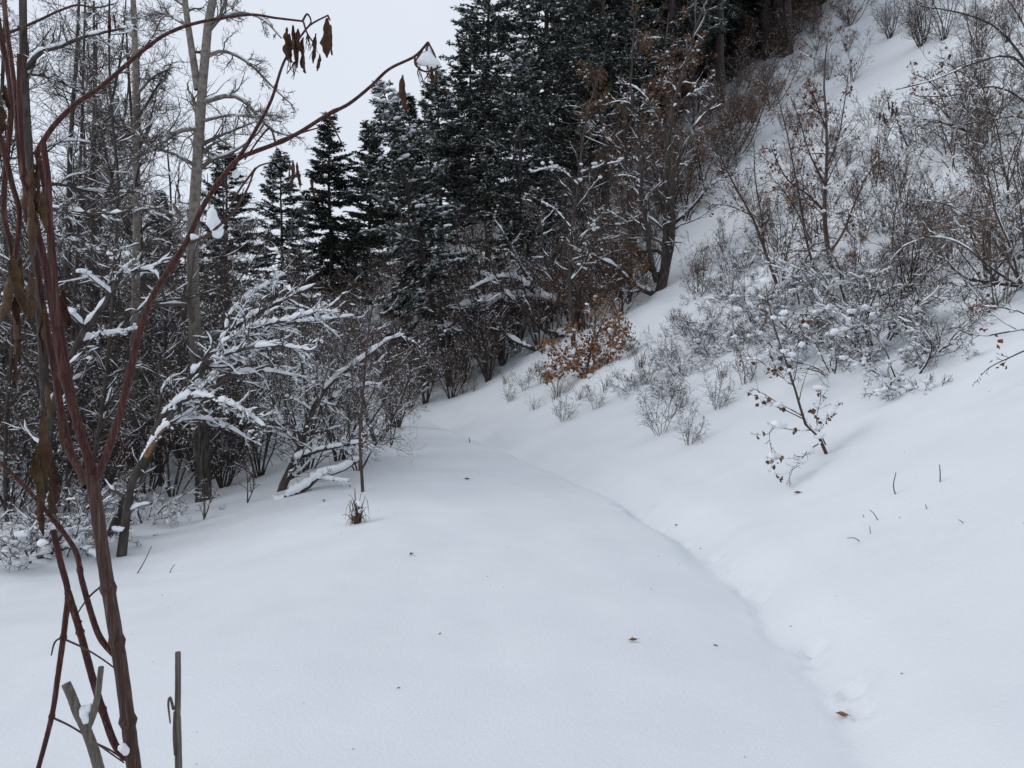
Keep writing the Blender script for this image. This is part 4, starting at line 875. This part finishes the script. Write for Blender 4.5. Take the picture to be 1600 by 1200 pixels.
root = W(228, 1300, FD); base = np.array([root[0] + .02, FD, z_at(root[0], FD)])
shrub = thing('red_stemmed_shrub', 'tall dark red stemmed shrub with withered leaves close up at the left', 'shrub', base, [])
FGS = []
def nearest_stem(q): return min(FGS, key=lambda t: np.linalg.norm(t[1] - q, axis=1).min())[0]
def fg(pts, r0, r1, nodes=(), mat='red_stem', name='stem', pre=None, d0=FD, sides=10):
    P, r = stem_mesh(pts, r0, r1, d0, nodes=nodes)
    if pre is not None: P = np.vstack([pre, P]); r = np.concatenate([[r[0] * 1.15] * len(pre), r])
    me = Soup().add(*tubes((P - base)[None], r[None], sides)).mesh(name, mat)
    if name == 'seed_stalk': return add_child(nearest_stem(P[0]), name, me)
    o = add_child(shrub, name, me); FGS.append((o, P)); return o
main = fg([(224, 1290), (208, 1190), (190, 1050), (166, 900), (152, 800), (143, 742)], 11, 9.5, nodes=(.3, .52, .68), mat='brown_stem', name='main_stem', pre=np.array([base + [0, 0, -.1], base + [0, 0, .4]]))
fg([(145, 752), (138, 715), (127, 680), (108, 615), (95, 560), (82, 480), (72, 420), (60, 370), (48, 310), (36, 270), (31, 175), (30, 85)], 7.4, 3.4, nodes=(.25, .5, .72))
fg([(122, 665, .03), (102, 560, .03), (90, 480, .03), (80, 400, .03), (76, 330, .03), (68, 280, .02), (57, 237)], 5.5, 4.4, nodes=(.5,))
fg([(57, 240), (68, 220), (88, 192), (120, 161), (150, 141), (176, 120), (200, 99), (232, 72), (266, 50), (315, 34), (388, 23), (430, 28), (472, 33)], 4.3, 1.5, nodes=(.25, .5, .75))
fg([(67, 222, -.02), (75, 280, -.02), (78, 342, -.02), (85, 430, -.02), (91, 510, -.02)], 4.5, 4.5)
fg([(147, 752), (166, 712), (186, 650), (203, 585), (215, 530), (236, 468), (262, 425), (290, 380), (316, 325), (345, 280), (370, 250), (398, 237), (430, 225), (466, 208), (512, 179), (544, 163), (578, 136), (608, 108), (648, 88), (669, 66)], 6.2, 1.9, nodes=(.2, .4, .56, .7, .8), name='arching_branch')
fg([(366, 256), (385, 228), (402, 198), (424, 156), (444, 96), (472, 54), (486, 38), (512, 24)], 3.2, 1.2, nodes=(.5,))
fg([(297, 380), (324, 367, -.03), (351, 345, -.05), (367, 329, -.06), (388, 292, -.06), (401, 262, -.06), (431, 252, -.06)], 2.4, 1.1, mat='brown_stem')
fg([(136, 760, .02), (122, 730, .04), (110, 707, .05), (97, 650, .06), (90, 610, .06), (78, 540, .06), (66, 470, .05), (56, 400, .04)], 6.5, 4)
fg([(83, 828, .05), (95, 880, .05), (106, 925, .05), (102, 970, .05), (99, 996, .05), (90, 1060, .05), (81, 1119, .05), (60, 1200, .05), (40, 1270, .05)], 5, 3.6, nodes=(.38, .65))
fg([(106, 925, .05), (121, 973, .04), (134, 1020, .03), (147, 1068, .02), (161, 1112, .01), (178, 1160), (196, 1186)], 5.5, 5.5, nodes=(.25, .7))
fg([(0, 722, .05), (40, 762, .05), (77, 804, .04), (117, 859, .03), (128, 907, .02), (147, 973, .01), (160, 1002), (178, 1022)], 3, 5, nodes=(.4, .6))
for a in ([(99, 998, .05), (132, 1013, .02), (160, 1030), (187, 1050, -.01)], [(99, 995, .05), (86, 1003, .05), (80, 1024, .05)], [(161, 914), (140, 932, .02), (121, 960, .04), (128, 972, .04)], [(82, 1121, .05), (121, 1141, .03), (194, 1192, .01)], [(146, 1160, .01), (172, 1172), (198, 1190)],
          [(430, 222), (425, 205), (418, 202), (400, 224), (382, 250)], [(440, 222), (470, 208, .01), (500, 199, .02)], [(512, 180), (520, 196), (533, 222)], [(400, 262, -.06), (372, 300, -.06), (345, 350, -.05)],
          [(648, 90), (650, 102), (666, 112, .01), (690, 104)], [(669, 66), (666, 86), (668, 108)], [(669, 66), (680, 88), (684, 108)], [(660, 78), (650, 96), (655, 108)], [(472, 34), (480, 22), (486, 34), (478, 46)], [(474, 34), (480, 52), (492, 70)], [(512, 24), (516, 32)]):
    fg(a, 1.8, 1.1, mat='brown_stem', name='side_shoot', sides=6)
fg([(-6, 20, .04), (6, 80, .04), (15, 125, .04), (17, 180, .04), (10, 250, .04), (6, 330, .04), (18, 390, .04), (24, 430, .04)], 4.5, 4)
fg([(0, 212, .02), (10, 252, .02), (20, 292, .02), (30, 330, .02), (27, 380, .02), (21, 412, .02)], 4.5, 3.4)
fg([(4, -30, .03), (10, 40, .03), (18, 100, .02), (24, 150, .01), (28, 210), (34, 270)], 3.4, 4)
fg([(0, 55, .06), (30, 45, .06), (60, 32, .06), (90, 18, .06), (120, 8, .06), (150, 12, .06), (178, 6, .06)], 2.6, 1.2, mat='brown_stem')
LEAVES = [(449, 42, 52, 9), (458, 40, 62, 8), (466, 46, 58, 8), (474, 58, 58, 10), (452, 52, 46, 7), (494, 52, 44, 6), (499, 84, 26, 5), (511, 28, 62, 9), (517, 38, 46, 7), (630, 118, 58, 10), (674, 104, 30, 5), (458, 250, 42, 5), (464, 254, 40, 5), (452, 252, 30, 4), (487, 276, 34, 5),
          (172, 24, 34, 5), (177, 22, 26, 4), (9, 134, 40, 8), (5, 168, 44, 7), (14, 172, 30, 6), (20, 400, 92, 13), (34, 404, 84, 12), (46, 428, 74, 11), (14, 430, 72, 12), (28, 446, 68, 12), (40, 262, 90, 10), (52, 252, 86, 11), (60, 256, 96, 11), (46, 300, 96, 10), (66, 300, 60, 9), (98, 452, 62, 8), (70, 470, 92, 9), (20, 492, 68, 9), (30, 500, 72, 8),
          (68, 640, 120, 11), (60, 700, 90, 13), (76, 692, 110, 11), (84, 720, 92, 9), (72, 600, 60, 9), (26, 548, 62, 8), (64, 780, 60, 9), (90, 640, 66, 8)]
for i, (a, b, L, w) in enumerate(LEAVES):
    q = W(a, b, FD + rng.uniform(-.03, .04)) - base
    tan = a < 110 and 240 < b < 720 and i % 3 != 0
    add_child(nearest_stem(q + base), 'leaf', dry_leaf(L / F * FD, w / F * FD, rng.uniform(1.0, 2.2), 100 + i, 'dead_leaf_tan' if tan else 'dead_leaf'), q, rng.choice([0, math.pi]) + rng.uniform(-.8, .8))
# fine dry seed stalks hanging from the tips
for (a, b) in [(454, 92), (460, 96), (668, 104), (656, 104), (680, 106), (480, 54), (490, 62)]:
    for k in range(5):
        fg([(a, b), (a + rng.uniform(-4, 4), b + 9), (a + rng.uniform(-8, 8), b + rng.uniform(16, 30))], .7, .4, mat='brown_stem', name='seed_stalk', sides=4)

def clump(name, label, pts, d0, smooth=3):
    """a lump of snow: overlapping rounded lobes (photo pixel x, y, radius x, radius y) melted into one mesh"""
    mb = bpy.data.metaballs.new('m'); mb.resolution = .006; mb.threshold = .15
    c0 = W(pts[0][0], pts[0][1], d0); ob = bpy.data.objects.new('m', mb); COL.objects.link(ob); ob.location = c0
    for a, b, rx, ry in pts:
        e = mb.elements.new(type='ELLIPSOID'); e.co = Vector(W(a, b, d0) - c0); k = d0 / F
        e.radius = 2.0 * k * max(rx, ry); e.size_x = .8 * rx / max(rx, ry); e.size_y = .8 * (rx + ry) / 2 / max(rx, ry); e.size_z = .8 * ry / max(rx, ry)
    dg = bpy.context.evaluated_depsgraph_get(); me = bpy.data.meshes.new_from_object(ob.evaluated_get(dg)); bpy.data.objects.remove(ob)
    v = np.empty(len(me.vertices) * 3, np.float32); me.vertices.foreach_get('co', v); v = v.reshape(-1, 3)
    wv = v + c0; v = v + (np.stack([perlin(wv[:, 0] * 60, wv[:, 2] * 60, 3), perlin(wv[:, 1] * 60, wv[:, 2] * 60, 4), perlin(wv[:, 0] * 60, wv[:, 1] * 60, 5)], 1) * .0035)
    me.vertices.foreach_set('co', v.astype(np.float32).ravel()); me.shade_smooth(); me.materials.clear(); me.materials.append(M['branch_snow']); me.update()
    o = bpy.data.objects.new(name, me); COL.objects.link(o); o.location = c0; o['label'] = label; o['category'] = 'snow clump'; return o
clump('snow_clump', 'white snow lump stuck in the fork of the red arching branch', [(331, 336, 7, 8), (334, 348, 9, 10), (339, 362, 8, 9), (326, 330, 4, 3)], FD - .03)
clump('snow_clump', 'snow caught in the drooping seed head at the tip of the arching branch', [(669, 78, 5, 6), (668, 92, 10, 9), (676, 99, 11, 7), (658, 98, 7, 5)], FD + .005)
clump('snow_clump', 'small snow lump at the joint of the lower side shoot', [(304, 370, 6, 5), (309, 373, 4, 3)], FD)
clump('snow_clump', 'small snow lump where the arching branch splits in two', [(367, 274, 5, 5), (371, 270, 3, 5)], FD + .01)
clump('snow_clump', 'bit of snow in the crotch at the foot of the main red stem', [(192, 1168, 6, 6), (198, 1174, 5, 6)], FD - .01)

# broken grey stalks in the near left corner
sb = np.array([W(170, 1290, 1.1)[0] + .03, 1.1, 0]); sb[2] = z_at(sb[0], sb[1])
snag = thing('broken_stalk', 'forked grey broken stalk at the bottom left corner', 'stalk', sb, [])
for pts, r0, r1 in [([(170, 1290), (154, 1200), (137, 1146), (121, 1112), (112, 1088), (103, 1068)], 9, 7), ([(137, 1138), (146, 1115), (152, 1090), (156, 1060), (158, 1042)], 5.5, 4.2)]:
    P, r = stem_mesh(pts, r0, r1, 1.1)
    if r0 == 9: P = np.vstack([sb + [0, 0, -.1], P]); r = np.concatenate([[r[0]], r])
    P = np.vstack([P, P[-1:] + (P[-1:] - P[-2:-1]) * .02]); r = np.concatenate([r, [r[-1] * .1]])
    add_child(snag, 'stalk', Soup().add(*tubes((P - sb)[None], r[None], 10)).mesh('stalk', 'dry_stem'))
clump('snow_clump', 'snow wedged in the fork of the grey broken stalk', [(131, 1112, 6, 9), (136, 1122, 6, 7), (139, 1106, 4, 6)], 1.1)
clump('snow_clump', 'tiny snow cap on the tip of the grey broken stalk', [(106, 1062, 4, 5)], 1.1)
db = np.array([W(281, 1290, 1.25)[0], 1.25, 0]); db[2] = z_at(db[0], db[1])
stalk = thing('dead_stalk', 'straight dead stalk with a cut top and peeling bark near the bottom left', 'stalk', db, [])
for nm, pts, r0, r1 in [('stalk', [(281, 1290), (279, 1200), (278, 1150), (277, 1120)], 5.8, 5.4), ('stalk', [(277, 1124), (278, 1080), (278, 1019)], 4.8, 4.4), ('peeling_bark', [(271, 1108), (266, 1090, -.01), (263, 1100, -.012), (266, 1130, -.01)], 2.4, 1.2), ('peeling_bark', [(273, 1180, -.006), (271, 1150, -.008), (272, 1112, -.008)], 1.4, 1.2)]:
    P, r = stem_mesh(pts, r0, r1, 1.25)
    if r0 == 5.8: P = np.vstack([db + [0, 0, -.1], P]); r = np.concatenate([[r[0]], r])
    P = np.vstack([P, P[-1:] + (P[-1:] - P[-2:-1]) * .02]); r = np.concatenate([r, [r[-1] * .1]])
    add_child(stalk, nm, Soup().add(*tubes((P - db)[None], r[None], 9)).mesh(nm, 'dry_stem'))

# ------------------------------------------------------------------ small things lying on or poking out of the snow
def fallen_leaf(px, py, size, label, seed, mat='oak_leaf'):
    g = np.random.default_rng(seed); p = G(px, py); n = 22; ring = []
    for i in range(n):
        a = 2 * math.pi * i / n; rr = size * (.62 + .38 * abs(math.cos(a * 2.5)) ** .8) * (.8 + .35 * math.cos(a) ** 2) * g.uniform(.88, 1.1)
        ring.append((rr * math.cos(a), rr * .62 * math.sin(a), .012 + size * .35 * (abs(math.sin(a)) ** 1.5) + g.normal(0, size * .04)))
    V = np.array([(0, 0, .006)] + ring); f3 = np.array([(0, 1 + i, 1 + (i + 1) % n) for i in range(n)])
    me = mesh_np('blade', V, None, f3); me.materials.append(M[mat])
    st = np.array([[-size * .7, 0, .012], [-size * 1.1, size * .1, .02], [-size * 1.5, size * .1, .015]])
    sm = Soup().add(*tubes(resample(st, 6)[None], np.full((1, 6), size * .035), 5)).mesh('leaf_stalk', 'twig_red')
    thing('fallen_leaf', label, 'leaf', p, [('blade', me), ('leaf_stalk', sm)], g.uniform(0, 6.28), 1, 'leaves lying on the snow')
for i, (px, py, sz, lb, mt) in enumerate([(1316, 1124, .026, 'orange brown maple leaf beside the paw prints near the bottom', 'oak_leaf'), (989, 1005, .024, 'brown leaf lying alone on the smooth trail snow', 'oak_leaf'), (643, 868, .024, 'small dark leaf on the snow right below the grass tuft', 'brown_leaf'),
        (1246, 772, .03, 'small dark leaf on the bank below the lone leaning sapling', 'brown_leaf'), (1056, 822, .02, 'tiny dark leaf at the edge of the snow groove', 'brown_leaf'), (506, 784, .04, 'small dark leaf on the snow below the fallen log', 'brown_leaf'), (730, 750, .035, 'tiny leaf on the trail near the far bend', 'brown_leaf')]):
    fallen_leaf(px, py, sz, lb, i, mt)

def sprig(pts, r, label, name='dry_stalk', mat='twig_grey', group='dry stalks poking out of the snow'):
    p = G(*pts[0][:2]); Q = np.array([W(a, b, p[1] + (c[0] if c else 0)) for a, b, *c in pts]) - p; Q[0][2] -= .04
    P = resample(Q, 9); me = Soup().add(*tubes(P[None], np.linspace(r, r * .6, 9)[None] / F * p[1], 5)).mesh(name, mat); o = bpy.data.objects.new(name, me); COL.objects.link(o); o.location = p
    o['label'] = label; o['category'] = 'stalk'; o['group'] = group; me.update()
for pts, r, lb in [([(1469, 754), (1469, 740), (1468, 726)], 1.1, 'straight upright dry stalk alone on the snow at the right'), ([(1402, 771), (1396, 760), (1400, 738)], 1.1, 'bent dry stalk left of the straight upright one'),
        ([(1376, 812), (1366, 803), (1359, 797)], .9, 'short slanted stalk in the cluster of stubs on the right'), ([(1350, 842), (1336, 841, -.05), (1324, 841, -.1)], .9, 'flat lying twig bit below the slanted stalk'), ([(1361, 835), (1359, 822)], .8, 'tiny upright stub right of the flat twig bit'),
        ([(1451, 795), (1446, 788)], .9, 'tiny slanted stub under the straight stalk'), ([(1512, 811), (1498, 812, -.05)], .9, 'flat twig bit farthest right on the snow'), ([(1354, 808), (1348, 804)], .8, 'tiny stub left of the slanted stalk'),
        ([(210, 897), (224, 880), (237, 853)], 1.0, 'thin curved twig poking out of the snow right of the main red stem'), ([(262, 896), (268, 889), (273, 882)], .8, 'short twig bit right of the thin curved twig'), ([(735, 692), (733, 684)], .9, 'tiny twig tip at the trail edge')]:
    sprig(pts, r, lb)

# grass tuft in front of the sapling
p = G(557, 818); bl = []
for i in range(46):
    a = rng.uniform(0, 6.28); o = np.array([math.cos(a), math.sin(a), 0]); h = rng.uniform(.08, .3) * (1.3 if i < 8 else 1); q0 = o * rng.uniform(0, .04) + [0, 0, -.03]
    arch = rng.uniform(.01, .08); bl.append(resample([q0, q0 + o * arch * .3 + [0, 0, h * .6], q0 + o * arch + [0, 0, h], q0 + o * arch * 1.5 + [0, 0, h * (1 - .9 * rng.random() * (i >= 8))]], 8))
bl = np.array(bl); sn = blobs(np.array([[.02, 0, .2], [0, .02, .16], [.04, -.02, .13], [-.03, 0, .1]]), .022, 1.1, 2)
thing('grass_tuft', 'dry yellowish grass tuft holding snow, alone on the trail snow', 'grass', p, [('blades*', Soup().add(*tubes(bl, np.linspace(.006, .002, 8)[None].repeat(46, 0), 3)).mesh('blades', 'straw')), ('snow_cover', Soup().add(*sn).mesh('snow_cover', 'branch_snow'))])
# dry stalk with hanging dark leaves high on the snow field
p = G(1412, 235); Q = np.array([W(a, b, p[1]) for a, b in [(1425, 240), (1412, 215), (1404, 195), (1396, 170)]]) - p; Q[0][2] -= .1
dl = thing('dry_stalk', 'dry stalk with hanging dark leaves on the snow field at the upper right', 'stalk', p, [('stem', Soup().add(*tubes(resample(Q, 10)[None], np.linspace(1.6, .8, 10)[None] / F * p[1], 5)).mesh('stem', 'twig'))])
for i, (a, b, L) in enumerate([(1388, 160, 14), (1394, 162, 22), (1400, 166, 20), (1374, 176, 14), (1380, 176, 18), (1385, 182, 14), (1408, 192, 18), (1403, 176, 14)]):
    add_child(dl, 'leaf', dry_leaf(L / F * p[1], 3.4 / F * p[1], 1.2, 300 + i), W(a, b, p[1]) - p, rng.uniform(0, 6))

# specks of bark, needles and seeds scattered on the snow
nl = 260; lx = rng.uniform(-4, 4.5, nl); ly = rng.uniform(2.8, 14, nl); lz = bilin(gz, lx, ly) + .003; ang = rng.uniform(0, 6.28, nl); ll = rng.lognormal(-5.1, .5, nl)
P0 = np.stack([lx, ly, lz], 1); dv = np.stack([np.cos(ang), np.sin(ang), np.zeros(nl)], 1) * ll[:, None]; P1 = P0 + dv; P1[:, 2] = bilin(gz, P1[:, 0], P1[:, 1]) + .004
lit = Soup().add(*tubes(np.stack([P0, (P0 + P1) / 2 + np.array([0, 0, .002]), P1], 1), np.stack([ll * .1, ll * .16, ll * .06], 1), 4)).mesh('snow_litter', 'twig')
o = bpy.data.objects.new('snow_litter', lit); COL.objects.link(o); o['kind'] = 'stuff'; o['label'] = 'dark specks of bark and seeds scattered over the smooth snow'; o['category'] = 'litter'

# dead grass breaking through the snow of the bank
def tuft_mesh(nb, h0):
    bl = []
    for i in range(nb):
        a = rng.uniform(0, 6.28); o = np.array([math.cos(a), math.sin(a), 0]); h = h0 * rng.uniform(.4, 1.1); q0 = o * rng.uniform(0, .09) + [0, 0, -.05]; arch = h * rng.uniform(.15, .7)
        bl.append(resample([q0, q0 + o * arch * .3 + [0, 0, h * .7], q0 + o * arch + [0, 0, h], q0 + o * arch * 1.5 + [0, 0, h * rng.uniform(.5, 1)]], 6))
    return Soup().add(*tubes(np.array(bl), np.linspace(.0035, .0015, 6)[None].repeat(nb, 0), 3)).mesh('blades', 'straw')
TUFT = [tuft_mesh(26, .42), tuft_mesh(18, .34)]
for i, (bx, by, lb) in enumerate([(905, 625, 'dead grass right under the orange leaved bush'), (945, 612, 'dead grass below the right side of the orange leaved bush'), (870, 622, 'dead grass below the left side of the orange leaved bush'), (835, 640, 'dead grass low on the bank left of the sparse stalks'), (790, 600, 'dead grass under the collapsed snowy limb'),
        (750, 585, 'dead grass near the bent dark tree'), (725, 615, 'dead grass near the far bend of the trail'), (960, 590, 'dead grass beside the orange leaves on the right'), (1000, 575, 'dead grass between the orange leaved bush and the snowy bushes'), (1050, 500, 'dead grass below the large maple foot'), (1110, 500, 'dead grass among the left snowy bushes'), (1130, 590, 'dead grass under the left snowy bushes'), (1440, 440, 'tall dead grass left of the thick low limb'), (1425, 395, 'dead grass in the snow right of the young maple')]):
    thing('grass_tuft', lb, 'grass', G(bx, by), [('blades*', TUFT[i % 2])], rng.uniform(0, 6), rng.uniform(.7, 1.25), 'dead grass on the bank')
